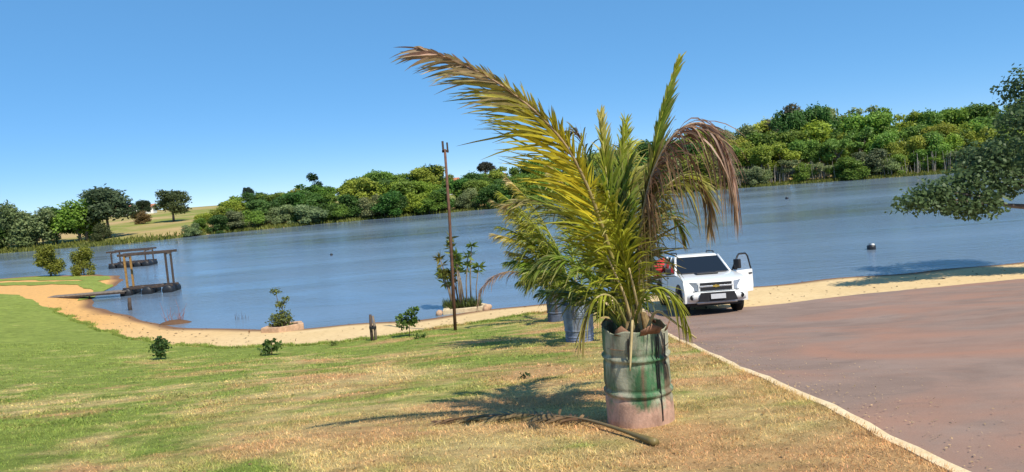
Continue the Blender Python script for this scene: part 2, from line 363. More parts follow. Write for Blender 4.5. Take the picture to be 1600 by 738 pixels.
# ------------------------------------------------------------------ foliage makers
def leaf_arrays(P, D, N, L, W):
    S = norm(np.cross(D, N)); n = len(P)
    V = np.stack([P, P + D * (L * .45)[:, None] + S * (W / 2)[:, None] , P + D * L[:, None], P + D * (L * .45)[:, None] - S * (W / 2)[:, None]], 1).reshape(-1, 3)
    Q = np.arange(n * 4).reshape(-1, 4); return V, Q
def leaf_mesh(name, P, D, N, L, W, r=None):
    V, Q = leaf_arrays(P, D, N, L, W); me = mesh_np(name, V, Q)
    a = me.attributes.new("rnd", 'FLOAT', 'FACE'); a.data.foreach_set("value", (r if r is not None else rng.random(len(P))).astype(np.float32)); return me
def rdir(n):
    return norm(rng.normal(size=(n, 3)))
def crown_mesh(name, lobes, dens, size, shell=.55):
    Ps = []; Ds = []; Ns = []; Rr = []
    for (c, r) in lobes:
        c = np.array(c); r = np.array(r); n = int(dens * (r[0]*r[1] + r[0]*r[2] + r[1]*r[2]) * 4.2)
        d = rdir(n); rad = (shell + (1 - shell) * rng.random(n)) ; lump = 1 + .16 * np.sin(d[:, 0] * 7 + c[0] * 3) * np.sin(d[:, 1] * 6 + c[1]) + .13 * np.sin(d[:, 2] * 9 + c[2] * 2)
        P = c + d * r * (rad * lump)[:, None]
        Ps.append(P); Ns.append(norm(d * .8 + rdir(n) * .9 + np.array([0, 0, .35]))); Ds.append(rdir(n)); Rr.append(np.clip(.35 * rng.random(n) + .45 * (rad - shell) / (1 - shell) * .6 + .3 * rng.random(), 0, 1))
    P = np.concatenate(Ps); N = np.concatenate(Ns); D = np.concatenate(Ds); D = norm(D - N * (D * N).sum(1, keepdims=True))
    s = size * (.6 + .8 * rng.random(len(P)))
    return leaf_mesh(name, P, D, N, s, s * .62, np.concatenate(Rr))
def wood_mesh(name, trunk_h, r0, lobes, lean=0.0, multi=1):
    mb = MB()
    for m in range(multi):
        a = random.uniform(0, 6.28); off = 0 if multi == 1 else random.uniform(.2, .9)
        bx, by = off * math.cos(a), off * math.sin(a)
        tx, ty = bx * 2 + lean + random.uniform(-.2, .2), by * 2 + random.uniform(-.2, .2)
        mb.tube([(bx, by, -.3), (bx + .05, by, trunk_h * .4), (bx * .6 + tx * .4, by * .6 + ty * .4, trunk_h * .75), (tx, ty, trunk_h)], [r0 * 1.25, r0, r0 * .8, r0 * .6], 6)
        for k, (c, r) in enumerate(lobes):
            if multi > 1 and k % multi != m: continue
            p0 = Vector((tx, ty, trunk_h * random.uniform(.75, 1))); p1 = Vector(c); md = p0.lerp(p1, .5) + Vector((0, 0, -.15 * (p1 - p0).length * .4))
            mb.tube([p0, md, p1], [r0 * .5, r0 * .32, r0 * .12], 5)
    me = bpy.data.meshes.new(name); me.from_pydata(mb.v, [], mb.f); me.polygons.foreach_set("use_smooth", [True] * len(me.polygons)); return me
TOP = {}
def tree_proto(kind, seed):                       # unit tree of height about 10
    random.seed(seed); L = []
    if kind == 'round':
        for k in range(13):
            a = random.uniform(0, 6.28); h = random.uniform(3.4, 8.6); q = math.sqrt(max(.05, 1 - ((h - 5.6) / 3.9) ** 2)) * 2.7
            rr = random.uniform(1.1, 1.8); L.append(((q * math.cos(a), q * math.sin(a), h), (rr * 1.15, rr * 1.15, rr * .95)))
        L.append(((0, 0, 6.2), (2.4, 2.4, 2.6))); th, r0, mu = 4.6, .22, 1
    elif kind == 'bush':
        for k in range(15):
            a = random.uniform(0, 6.28); h = random.uniform(.8, 8.4); q = (3.3 if h < 5 else 2.3) * random.uniform(.6, 1)
            rr = random.uniform(1.2, 2.0); L.append(((q * math.cos(a), q * math.sin(a), h), (rr * 1.1, rr * 1.1, rr)))
        L.append(((0, 0, 5), (2.4, 2.4, 3.4))); th, r0, mu = 4.0, .13, 3
    elif kind == 'open':
        for k in range(12):
            a = random.uniform(0, 6.28); h = random.uniform(4.5, 9.2); q = random.uniform(.8, 2.7)
            rr = random.uniform(.7, 1.25); L.append(((q * math.cos(a), q * math.sin(a), h), (rr * 1.25, rr * 1.25, rr * .75)))
        th, r0, mu = 5.0, .15, 2
    elif kind == 'tall':
        for k in range(10):
            a = random.uniform(0, 6.28); h = random.uniform(5.2, 9.4); q = random.uniform(.2, 1.0)
            rr = random.uniform(.7, 1.15); L.append(((q * math.cos(a), q * math.sin(a), h), (rr, rr, rr)))
        th, r0, mu = 6.5, .18, 1
    elif kind == 'umbrella':
        for k in range(16):
            a = random.uniform(0, 6.28); q = 4.6 * math.sqrt(random.random()); h = 8.8 - .09 * q * q + random.uniform(-.4, .3)
            rr = random.uniform(1.0, 1.5); L.append(((q * math.cos(a), q * math.sin(a), h), (rr * 1.2, rr * 1.2, rr * .62)))
        th, r0, mu = 4.5, .28, 1
    dens = {'round': 14, 'bush': 12, 'open': 11, 'tall': 18, 'umbrella': 14}[kind]
    me_c = crown_mesh("crown", L, dens, .48 if kind != 'tall' else .42, .45); me_w = wood_mesh("trunk", th, r0, L, 0, mu)
    me_c.materials.append(M_LEAF); me_w.materials.append(M_BARK)
    co = np.empty(len(me_c.vertices) * 3, np.float32); me_c.vertices.foreach_get('co', co); TOP[me_c.name] = float(np.percentile(co[2::3], 99))
    return me_c, me_w
PROTO = {k: [tree_proto(k, 31 * i + j) for j in range(n)] for i, (k, n) in enumerate((('round', 3), ('bush', 4), ('open', 3), ('tall', 2), ('umbrella', 2)))}
def tree(name, kind, x, y, h, color, label, group=None, wide=1.0, z=None, cat='tree', rz=None):
    z = float(Tfar(x, y)) if z is None else z
    e = empty(name, (x, y, z - .1), random.uniform(0, 6.28) if rz is None else rz); mc, mw = random.choice(PROTO[kind]); s = h / TOP[mc.name]; e.scale = (s * wide, s * wide, s)
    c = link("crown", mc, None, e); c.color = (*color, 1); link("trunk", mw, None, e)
    tag(e, label, cat, group); return e
def jit(c, a=.22):
    k = 1 + random.uniform(-a, a); return tuple(max(.005, v * k * (1 + random.uniform(-.1, .1))) for v in c)

# ------------------------------------------------------------------ far wood
SKY=[(-.9,.02),(-.72,.024),(-.64,.027),(-.591,.0288),(-.568,.0288),(-.555,.01),(-.54,-.004),(-.445,-.012),(-.431,-.0019),(-.407,.0044),(-.374,.0145),(-.32,.0121),(-.306,.0208),(-.283,.0208),(-.261,.0111),(-.246,.0225),(-.209,.0300),(-.182,.0330),(-.155,.0263),(-.128,.0242),(-.11,.0299),(-.092,.0231),(-.065,.0154),(-.028,.020),(.008,.027),(.099,.0334),(.19,.0398),(.264,.0500),(.323,.0550),(.355,.0580),(.38,.0500),(.393,.0651),(.414,.069),(.437,.069),(.455,.069),(.468,.0548),(.486,.0534),(.505,.0716),(.527,.0709),(.549,.0574),(.572,.0503),(.59,.058),(.608,.0538),(.735,.0557),(.95,.05)]
def skyz(a): return float(np.interp(a, [s[0] for s in SKY], [s[1] for s in SKY]))
G_DARK=(.085,.175,.04); G_MID=(.165,.27,.05); G_YEL=(.28,.345,.055); G_GREY=(.21,.255,.12); G_BROWN=(.22,.20,.10)
random.seed(5)
CN = {G_DARK: 'dark green', G_MID: 'mid green', G_YEL: 'yellowish green', G_GREY: 'grey-green', G_BROWN: 'brownish'}
ROWN = {'bush': 'at the water edge', 'round': 'in the second rank', 'open': 'in the second rank', 'back': 'on the skyline'}
KN = {(r_, k_): {'round': 'round-crowned tree', 'bush': 'bushy tree', 'open': 'loose-crowned tree'}[k_] + ' ' + ROWN[r_] for r_ in ROWN for k_ in ('round', 'bush', 'open')}
WN = {'wood at the lake head': 'trees at the lake head', 'long low wood across the lake': 'trees of the central wood', 'tall wood across the lake': 'trees of the tall wood'}
def place_row(a0, a1, step, off, frac, kinds, pal, key, name, wide=(.9, 1.25), region='long low wood across the lake'):
    a = a0
    while a < a1:
        aa = a + random.uniform(-.3, .3) * step
        # find the point on the bank at this bearing
        y = 120.
        for _ in range(12): y = float(yfar(aa * y)) + off
        y += random.uniform(-2, 2); x = aa * y
        top = CZ + skyz(aa) * y; g = float(Tfar(x, y)); f = random.uniform(*frac)
        h = max(2.2, (top - g) * f)
        k = random.choice(kinds); pc = random.choice(pal)
        lab = '%s %s in the %s' % (CN[pc], KN[key, k], region)
        tree(name if k != 'bush' else 'bushy_tree', k, x, y, h, jit(pc), lab, WN[region] + ': ' + CN[pc] + ' ' + KN[key, k], wide=random.uniform(*wide) * (1.0 if h > 6 else 1.25))
        a += step * random.uniform(.8, 1.2)
# left of the meadow (partly outside the photograph)
place_row(-.80, -.60, .034, 5, (.7, 1.0), ['bush', 'bush', 'round'], [G_DARK, G_GREY, G_MID], 'round', 'leafy_tree', region='wood at the lake head')
# central wood
place_row(-.452, .30, .0205, 1.5, (.40, .62), ['bush'], [G_MID, G_GREY, G_GREY, G_DARK, G_YEL], 'bush', 'bushy_tree', (1.0, 1.4))
place_row(-.437, .30, .022, 7, (.60, .86), ['round', 'bush', 'open'], [G_MID, G_YEL, G_YEL, G_DARK], 'round', 'leafy_tree')
place_row(-.41, .30, .0195, 16, (.86, 1.02), ['round', 'round', 'open'], [G_MID, G_DARK, G_YEL], 'back', 'skyline_tree')
# right wood, taller, with bare pale stems at its foot
place_row(.30, .80, .024, 2.0, (.22, .36), ['bush', 'open'], [G_GREY, G_MID, G_GREY, G_MID], 'bush', 'bushy_tree', (1.1, 1.6), region='tall wood across the lake')
place_row(.30, .80, .021, 7, (.50, .66), ['open', 'round', 'bush'], [G_YEL, G_MID, G_YEL], 'open', 'loose_tree', (.9, 1.2), region='tall wood across the lake')
place_row(.30, .80, .024, 15, (.66, .84), ['round', 'open'], [G_YEL, G_MID, G_MID, G_YEL], 'round', 'leafy_tree', region='tall wood across the lake')
place_row(.29, .80, .0225, 26, (.92, 1.03), ['round', 'round', 'open'], [G_MID, G_MID, G_YEL, G_GREY], 'back', 'skyline_tree', (.8, 1.05), region='tall wood across the lake')
# singled-out trees
def sky_tree(name, kind, a, y, color, label, extra=0, wide=1.0, frac_top=None):
    x = a * y; top = CZ + (frac_top if frac_top is not None else skyz(a)) * y; g = float(Tfar(x, y)); return tree(name, kind, x, y, top - g + extra, color, label, wide=wide)
sky_tree('tall_tree', 'tall', -.2725, 146, (.022, .055, .016), 'tall narrow dark green tree standing above the low wood across the lake', 0, 1.2, .0345)
sky_tree('umbrella_tree', 'umbrella', -.368, 170, (.03, .055, .04), 'small dark umbrella-shaped tree on the skyline left of the tall narrow tree', 0, .40, .0225)
sky_tree('umbrella_tree', 'umbrella', -.028, 172, (.055, .06, .045), 'wide dark umbrella-crowned tree over the brick house across the lake', 0, .52, .0315)
sky_tree('round_tree', 'round', -.108, 150, (.028, .072, .015), 'rounded very dark green tree behind the rusty pole across the lake', 0, .8, .0315)
for a_, h_, l_ in ((.398, .0672, 'dark round tree on the right skyline, first of a dark cluster of three'), (.421, .0695, 'dark round tree on the right skyline, middle of a dark cluster of three'), (.450, .0720, 'dark round tree on the right skyline, tallest of a dark cluster of three')):
    sky_tree('skyline_tree', 'round', a_, 158, (.075, .165, .04), l_, 0, .62, h_)
tree('lone_tree', 'round', -71.5, 150, 6.6, (.10, .13, .055), 'lone wide-crowned tree on the dry meadow across the lake', wide=1.35)
tree('meadow_tree', 'round', -88, 170, 4.6, (.045, .07, .035), 'small dark round tree on the meadow rise beside the lone wide-crowned tree', wide=.95)
tree('bank_tree', 'round', -67.8, 119, 8.4, (.075, .11, .055), 'big dark spreading tree on the far bank at the lake head', wide=1.25)
tree('bank_tree', 'round', -70.5, 117, 5.5, (.05, .075, .035), 'smaller dark tree under the big spreading tree at the lake head', wide=1.2)
tree('bank_shrub', 'bush', -66.0, 113.5, 2.8, (.08, .10, .04), 'grey-green shrub at the foot of the big spreading tree at the lake head', wide=1.2, cat='shrub')
tree('meadow_shrub', 'bush', -78, 150, 2.6, (.20, .14, .06), 'dry brown shrub on the meadow slope across the lake', wide=1.5, cat='shrub')
tree('meadow_shrub', 'bush', -84, 160, 2.6, (.11, .09, .03), 'olive brown shrub below the small round tree on the meadow', wide=1.6, cat='shrub')
tree('dead_tree', 'open', 62.5, 160, 15.0, (.13, .12, .08), 'tall sparse greyish tree rising above the wood on the right bank', wide=.8)
# bare pale stems standing at the foot of the right wood
random.seed(19); mb = MB()
for k in range(420):
    a = random.uniform(.28, .80); y = 125.
    for _ in range(12): y = float(yfar(a * y)) + .6
    y += random.uniform(0, 4); x = a * y; z = float(Tfar(x, y)); h = random.uniform(1.5, 4.2); dx = random.uniform(-.4, .4)
    mb.tube([(x, y, z - .2), (x + dx * .4, y, z + h * .5), (x + dx, y, z + h)], [.06, .05, .025], 4, False)
tag(mb.build("bare_stems", simple("pale_stems", (.36, .31, .25), .9, 0, .1, .3, 1)), 'thicket of bare pale stems at the foot of the right wood', 'stems', kind='stuff')
# reeds and shore grass on the far bank
n = 26000; X = rng.uniform(-125, 140, n); Y = yfar(X) + .6 * np.sin(X * .7) + rng.normal(0, 1.0, n) - .2 + rng.random(n) ** 3 * 3
Z = np.maximum(Tfar(X, Y), 0) - .05; D = norm(np.stack([rng.normal(0, .35, n), rng.normal(0, .35, n), np.ones(n)], 1)); N = rdir(n)
me = leaf_mesh("shore_reeds", np.stack([X, Y, Z], 1), D, N, rng.uniform(.25, .85, n), rng.uniform(.12, .3, n))
o = link("shore_reeds", me, M_LEAF); o.color = (.17, .19, .045, 1); tag(o, 'strip of low olive reeds along the far shore', 'reeds', kind='stuff')

# ------------------------------------------------------------------ far houses
def house(name, x, y, w, d, h, rz, wall, label, roofm=M_ROOF, rh=1.2):
    z = float(Tfar(x, y)); e = empty(name, (x, y, z - .1), rz)
    MB().box((0, 0, h/2), (w, d, h)).build("wall", wall, e)
    o = .45
    mb = MB(); mb.add([(-w/2-o, -d/2-o, h), (w/2+o, -d/2-o, h), (w/2+o, d/2+o, h), (-w/2-o, d/2+o, h), (-w/2-o, 0, h+rh), (w/2+o, 0, h+rh)], [(0,1,5,4),(2,3,4,5),(0,4,3),(1,2,5),(3,2,1,0)])
    mb.build("roof", roofm, e)
    nwin = max(2, int(w / 2.6))
    for k in range(nwin):
        xx = -w/2 + w * (k + .5) / nwin
        f = MB().box((xx, -d/2 - .02, h * .55), (1.15, .1, 1.2)).build("window", M_WALL_W, e)
        MB().box((xx, -d/2 - .06, h * .55), (.95, .06, 1.0)).build("pane", M_GLASS, f)
    return tag(e, label, 'house')
house('brick_house', -5.5, 186, 9.5, 7, 3.6, .15, M_WALL_R, 'reddish brick house with tiled roof under the umbrella-crowned tree across the lake')
house('small_house', -15.6, 186, 5, 5, 3.3, -.1, M_WALL_W, 'small house with terracotta roof behind the rusty pole across the lake')
house('white_house', -116, 226, 5, 5, 2.2, .25, M_WALL_W, 'white house with tiled roof behind the meadow across the lake', rh=.9)
house('white_house', -123.0, 226, 6, 5, 2.4, .1, M_WALL_W, 'long white house on the meadow rise beside the big spreading tree', rh=.8)

# ------------------------------------------------------------------ palms
C_GREEN=np.array((.13,.195,.022)); C_DEEP=np.array((.055,.10,.022)); C_YG=np.array((.33,.35,.03)); C_YEL=np.array((.60,.50,.035)); C_STRAW=np.array((.55,.42,.20)); C_BROWN=np.array((.17,.095,.055)); C_PINK=np.array((.47,.30,.22)); C_OLIVE=np.array((.16,.15,.035))
def curve_pts(pts, n):
    P = np.array(pts, float); d = np.concatenate([[0], np.cumsum(np.linalg.norm(np.diff(P, axis=0), axis=1))]); g = np.linspace(0, d[-1], n)
    # Catmull-like smoothing by interpolating then blurring
    Q = np.stack([np.interp(g, d, P[:, k]) for k in range(3)], 1); w = max(1, n // 12); ker = np.ones(2 * w + 1) / (2 * w + 1)
    Qp = np.concatenate([2 * Q[0] - Q[w:0:-1], Q, 2 * Q[-1] - Q[-2:-w - 2:-1]]); return np.stack([np.convolve(Qp[:, k], ker, 'valid') for k in range(3)], 1), d[-1]
def ramp_c(stops, tt):
    ts = [s[0] for s in stops]; cs = np.array([s[1] for s in stops]); return np.stack([np.interp(tt, ts, cs[:, k]) for k in range(3)], 1)
def frond(parent, pts, stops, L=.75, n=62, side=None, fwd=.75, droop=.35, t0=.22, W=.028, jitter=.16, rach=.020, balance=(1, 1), shape=(.55, .55), miss=.03, tip=None, lift=.12, up=None, clump=0):
    """one palm frond: a tapered rachis with pairs of ribbon leaflets"""
    n = int(n * 1.75); W = W * .66; jitter = jitter + .03
    P, ln = curve_pts(pts, 40); tan = norm(np.gradient(P, axis=0))
    rc = ramp_c([(0, stops[0][1] * .5 + C_OLIVE * .6), (1, stops[-1][1])], np.linspace(0, 1, 40))
    mb = MB(); r = np.interp(np.linspace(0, 1, 40), [0, .12, .5, 1], [rach * 1.9, rach, rach * .55, .003]); mb.tube(P, list(r), 6)
    me = bpy.data.meshes.new("frond"); me.from_pydata(mb.v, [], mb.f); me.polygons.foreach_set("use_smooth", [True] * len(me.polygons)); vcol(me, np.repeat(rc, 6, 0)); me.update()
    ro = link("frond", me, M_RACH, parent)
    VV = []; QQ = []; TT = []; CC = []; base = 0; K = 6
    for sgn, bal in ((-1, balance[0]), (1, balance[1])):
        if bal <= 0: continue
        t = t0 + (1 - t0) * (np.arange(n) + rng.uniform(-.3, .3, n)) / n; t = np.clip(t, t0, .995); keep = rng.random(n) > miss; t = t[keep]; m = len(t)
        if clump: t = t0 + (1 - t0) * (np.round((t - t0) / (1 - t0) * clump) / clump * .6 + (t - t0) / (1 - t0) * .4)
        b = np.stack([np.interp(t, np.linspace(0, 1, 40), P[:, k]) for k in range(3)], 1)
        tg = norm(np.stack([np.interp(t, np.linspace(0, 1, 40), tan[:, k]) for k in range(3)], 1))
        sv = np.array(side if side is not None else (1, 0, 0), float); sv = norm(sv[None] - tg * (tg @ sv)[:, None]); nv = norm(np.cross(sv, tg))
        if up is not None: nv = nv * np.sign((nv @ np.array(up, float)))[:, None]
        u = (t - t0) / (1 - t0); prof = np.clip(np.minimum(1, .45 + u / shape[0] * .55) * np.minimum(1, .22 + (1 - u) / shape[1] * .78), .12, 1)
        ll = L * bal * prof * rng.uniform(.8, 1.12, m)
        fw = fwd + .35 * u
        D = norm(tg * fw[:, None] + sv * sgn * (1.15 - fw)[:, None].clip(.25) + nv * lift + rng.normal(0, jitter, (m, 3)))
        s = np.linspace(0, 1, K); dr = droop * rng.uniform(.3, 1.75, m)
        pts_ = b[:, None] + ll[:, None, None] * (D[:, None] * (s[None, :, None] - .25 * dr[:, None, None] * s[None, :, None] ** 2) + np.array((0, 0, -1.))[None, None] * (dr[:, None] * s[None] ** 2)[..., None])
        dd = norm(np.gradient(pts_, axis=1)); wv = norm(np.cross(dd, nv[:, None] * 1.0 + rng.normal(0, .45, (m, 1, 3)))); wid = W * rng.uniform(.7, 1.2, m)[:, None] * np.array([.55, 1, 1, .85, .55, .06])[None] * .5
        A = pts_ + wv * wid[..., None]; B = pts_ - wv * wid[..., None]
        V = np.stack([A, B], 2).reshape(-1, 3); i0 = base + np.arange(m)[:, None] * (2 * K) + np.arange(K - 1)[None] * 2
        QQ.append(np.stack([i0, i0 + 1, i0 + 3, i0 + 2], -1).reshape(-1, 4)); VV.append(V); base += len(V)
        c = ramp_c(stops, np.clip(u + rng.normal(0, .07, m), 0, 1)) * rng.uniform(.72, 1.28, m)[:, None]
        c = np.repeat(c[:, None], K, 1); tc_ = np.array(tip if tip is not None else C_STRAW * .8); k = (np.linspace(0, 1, K) ** 3)[None, :, None] * rng.random((m, 1, 1)) * .9; c = c * (1 - k) + tc_ * k
        CC.append(np.repeat(c, 2, 1).reshape(-1, 3))
    me = mesh_np("leaflets", np.concatenate(VV), np.concatenate(QQ)); vcol(me, np.concatenate(CC)); o = link("leaflets", me, M_PALM, ro); return ro

def bend_frond(az, el, ln, sag, z0, k=12):      # a free frond from the crown: bearing, start angle, length, sagging
    p = np.array((.05 * math.cos(az), .05 * math.sin(az), z0)); out = [tuple(p)]
    for i in range(k):
        e = el - sag * ((i + .5) / k) ** 1.3; p = p + ln / k * np.array((math.cos(az) * math.cos(e), math.sin(az) * math.cos(e), math.sin(e))); out.append(tuple(p))
    return out

DX, DY = 1.06, 6.42; DZ = Tz(DX, DY) - .02
palm = empty("coconut_palm", (DX, DY, DZ)); tag(palm, 'young coconut palm with yellow and dry brown fronds in the green-streaked drum', 'palm')
YL = [(0, C_YG), (.3, C_YEL), (.55, C_YEL * .8 + C_YG * .2), (.75, C_STRAW * .7), (1, C_PINK * .8)]
frond(palm, [(-.03,0,.70),(-.03,0,.96),(-.14,-.05,1.45),(-.28,-.2,1.99),(-.44,-.35,2.43),(-.61,-.5,2.72),(-.97,-.7,3.06),(-1.3,-.9,3.26),(-1.63,-1.1,3.37)],
      [(0, C_YG * .9), (.25, C_YEL), (.45, C_YEL * .8), (.6, C_OLIVE * 1.6 + C_YEL * .2), (.8, C_STRAW * .75), (1, C_PINK)], L=1.18, n=110, side=(.75, .1, .65), fwd=.60, droop=.16, t0=.22, balance=(1, .32), shape=(.4, .85), tip=C_DEEP * 1.5, jitter=.09, rach=.024, W=.030, lift=0)
frond(palm, [(.05,0,.70),(.05,0,.92),(.1,-.05,1.54),(.17,-.1,2.12),(.32,-.1,2.73),(.46,-.05,3.1),(.56,0,3.31)],
      [(0, C_OLIVE), (.35, C_OLIVE * .8), (.55, C_GREEN), (.8, C_GREEN * 1.1), (1, C_YG)], L=.60, n=80, side=(1, .3, 0), fwd=.84, droop=.05, t0=.30, balance=(.55, 1), shape=(.3, 1.0), jitter=.07, W=.028, lift=.1)
frond(palm, [(.05,0,.70),(.05,0,.95),(.06,-.1,1.55),(.13,-.2,2.07),(.26,-.3,2.48),(.45,-.4,2.72),(.61,-.4,2.78),(.77,-.4,2.65),(.86,-.4,2.34),(.89,-.4,1.96)],
      [(0, C_OLIVE), (.25, C_BROWN * 1.3), (.5, C_BROWN * 1.6), (.7, C_PINK * .85), (1, C_PINK)], L=.64, n=90, side=(.2, 1, .1), fwd=.55, droop=1.05, t0=.24, balance=(1, 1), shape=(.4, .6), tip=C_STRAW, jitter=.14, W=.026, rach=.024, clump=30)
frond(palm, [(.03,0,.7),(.03,0,.98),(.14,.1,1.53),(.31,.2,2.05),(.56,.3,2.3),(.78,.3,2.28),(.84,.3,2.06),(.84,.3,1.76)],
      [(0, C_GREEN), (.4, C_OLIVE * 1.4), (.6, C_YG * .8), (.8, C_BROWN * 1.5), (1, C_STRAW * .8)], L=.58, n=64, side=(.3, 1, 0), fwd=.6, droop=.75, t0=.3, tip=C_STRAW)
frond(palm, [(-.08,.1,.7),(-.08,.1,.91),(-.09,.2,1.41),(-.1,.3,1.95),(-.11,.4,2.44),(-.11,.5,2.92)],
      [(0, C_GREEN), (.4, C_GREEN * 1.3), (.7, C_YG * .8), (1, C_YG * .6 + C_STRAW * .6)], L=.66, n=66, side=(1, 0, 0), fwd=.70, droop=.12, t0=.28, balance=(.7, 1), shape=(.3, .9), jitter=.1)
frond(palm, [(-.11,.1,.7),(-.11,.1,.94),(-.16,.3,1.53),(-.23,.5,2.14),(-.28,.6,2.65),(-.34,.6,2.87),(-.42,.6,2.80),(-.47,.6,2.54)],
      [(0, C_GREEN), (.5, C_GREEN * 1.1), (.75, C_BROWN * 1.3), (1, C_PINK * .7)], L=.50, n=60, side=(.5, .8, 0), fwd=.66, droop=.45, t0=.3)
frond(palm, [(-.02,.05,.7),(-.02,.1,.9),(.04,.25,1.51),(.10,.4,2.11),(.16,.6,2.50),(.22,.8,2.66)],
      [(0, C_OLIVE), (.5, C_OLIVE * 1.1), (1, C_YG)], L=.80, n=64, side=(1, .1, 0), fwd=.45, droop=.42, t0=.22, W=.03, shape=(.3, .7))
frond(palm, [(.01,.1,.7),(.01,.1,.93),(.14,.3,1.38),(.34,.6,1.75),(.55,.9,1.9),(.72,1.1,1.8),(.80,1.2,1.55)],
      [(0, C_GREEN), (.5, C_DEEP * 1.5), (.8, C_GREEN), (1, C_BROWN)], L=.5, n=36, side=(.6, -.7, 0), fwd=.6, droop=.4, t0=.35)
frond(palm, [(-.09,0,.7),(-.09,0,.93),(-.33,-.2,1.36),(-.57,-.3,1.62),(-.8,-.4,1.65),(-.95,-.4,1.44)],
      [(0, C_YG), (.4, C_GREEN * 1.2), (1, C_GREEN)], L=.44, n=50, side=(.3, 1, 0), fwd=.65, droop=.4, t0=.26)
frond(palm, [(-.06,0,.7),(-.06,0,.96),(-.22,.1,1.49),(-.47,.3,1.92),(-.78,.5,2.16),(-1.09,.6,2.1)],
      [(0, C_GREEN), (.45, C_OLIVE), (.75, C_GREEN * 1.2), (1, C_STRAW)], L=.62, n=60, side=(.4, .8, .2), fwd=.6, droop=.45, t0=.28)
frond(palm, [(-.02,-.05,.7),(-.02,-.1,.94),(.05,-.3,1.26),(.2,-.4,1.35),(.33,-.45,1.18),(.4,-.45,.93)],
      [(0, C_GREEN), (.5, C_YG), (1, C_YG * .9)], L=.30, n=22, side=(.4, 1, 0), fwd=.7, droop=.9, t0=.4)
frond(palm, [(-.08,-.05,.7),(-.08,-.1,.95),(-.22,-.3,1.28),(-.38,-.4,1.31),(-.5,-.45,1.08),(-.57,-.45,.84)],
      [(0, C_GREEN), (.5, C_YG * .8), (1, C_STRAW * .8)], L=.30, n=18, side=(.4, 1, 0), fwd=.6, droop=.75, t0=.3)
frond(palm, [(-.02,.1,.7),(-.02,.1,.93),(-.03,.5,1.63),(.1,.9,2.08),(.28,1.2,2.25),(.5,1.5,2.1)],
      [(0, C_DEEP * 1.3), (.5, C_GREEN), (1, C_GREEN)], L=.66, n=56, side=(1, 0, 0), fwd=.6, droop=.35, t0=.3)
frond(palm, [(0,.08,.7),(0,.1,.95),(.0,.2,1.4),(.03,.35,2.0),(.08,.5,2.5),(.15,.6,2.84)],
      [(0, C_GREEN), (.5, C_GREEN * 1.3), (1, C_YG)], L=.62, n=62, side=(1, .2, 0), fwd=.66, droop=.15, t0=.25, shape=(.3, .9))
frond(palm, [(-.05,.05,.7),(-.06,.05,.95),(-.15,.1,1.35),(-.3,.12,1.85),(-.46,.1,2.2),(-.66,.0,2.4)],
      [(0, C_YG * .8), (.4, C_YG), (.8, C_GREEN * 1.4), (1, C_STRAW)], L=.72, n=66, side=(.7, .3, .5), fwd=.6, droop=.3, t0=.22, shape=(.3, .8))
frond(palm, [(.0,-.03,.7),(-.01,-.05,.95),(-.06,-.18,1.4),(-.12,-.3,1.8),(-.2,-.42,2.1),(-.3,-.55,2.25)],
      [(0, C_YG), (.5, C_YG * 1.1), (1, C_YG)], L=.62, n=60, side=(1, -.2, .2), fwd=.6, droop=.35, t0=.25, shape=(.3, .7))
for az, el, ln, sg, c in ((2.6, 1.0, 1.1, 1.3, C_DEEP * 1.4), (3.3, 1.15, 1.3, 1.1, C_GREEN), (1.2, 1.1, 1.3, 1.2, C_DEEP * 1.5)):
    frond(palm, bend_frond(az, el, ln, sg, .78), [(0, c), (1, c * 1.2)], L=.40, n=44, side=(-math.sin(az), math.cos(az), 0), fwd=.6, droop=.4, t0=.25)
# leaf bases, sheaths and cut stalks in the heart of the palm
mb = MB()
for k in range(9):
    a = k * 2.4; q = .07 + .012 * k; h = .30 + .03 * (k % 4)
    mb.tube([(q*math.cos(a), q*math.sin(a), .66), (q*1.05*math.cos(a), q*1.05*math.sin(a), .66 + h * .6), (q*.7*math.cos(a), q*.7*math.sin(a), .72 + h)], [.055, .045, .02], 7)
mb.build("leaf_base", simple("palm_sheath", (.22, .15, .07), .85, 0, .2, .4, 14, .3), palm, smooth=True)
M_STALK = simple("dry_stalk", (.42, .33, .16), .7, 0, .3, .25, 12)
for pts in ([(-.02,-.12,.86),(-.10,-.2,1.25),(-.24,-.26,1.62)], [(.04,-.14,.8),(.16,-.26,1.12),(.46,-.42,.86)], [(-.03,-.15,.85),(-.05,-.24,1.05),(-.13,-.42,.62)], [(.05,-.12,.82),(.0,-.22,1.2),(-.06,-.3,1.5)]):
    P, _ = curve_pts(pts, 14); MB().tube(P, list(np.linspace(.017, .008, 14)), 6).build("dry_stalk", M_STALK, palm, smooth=True)

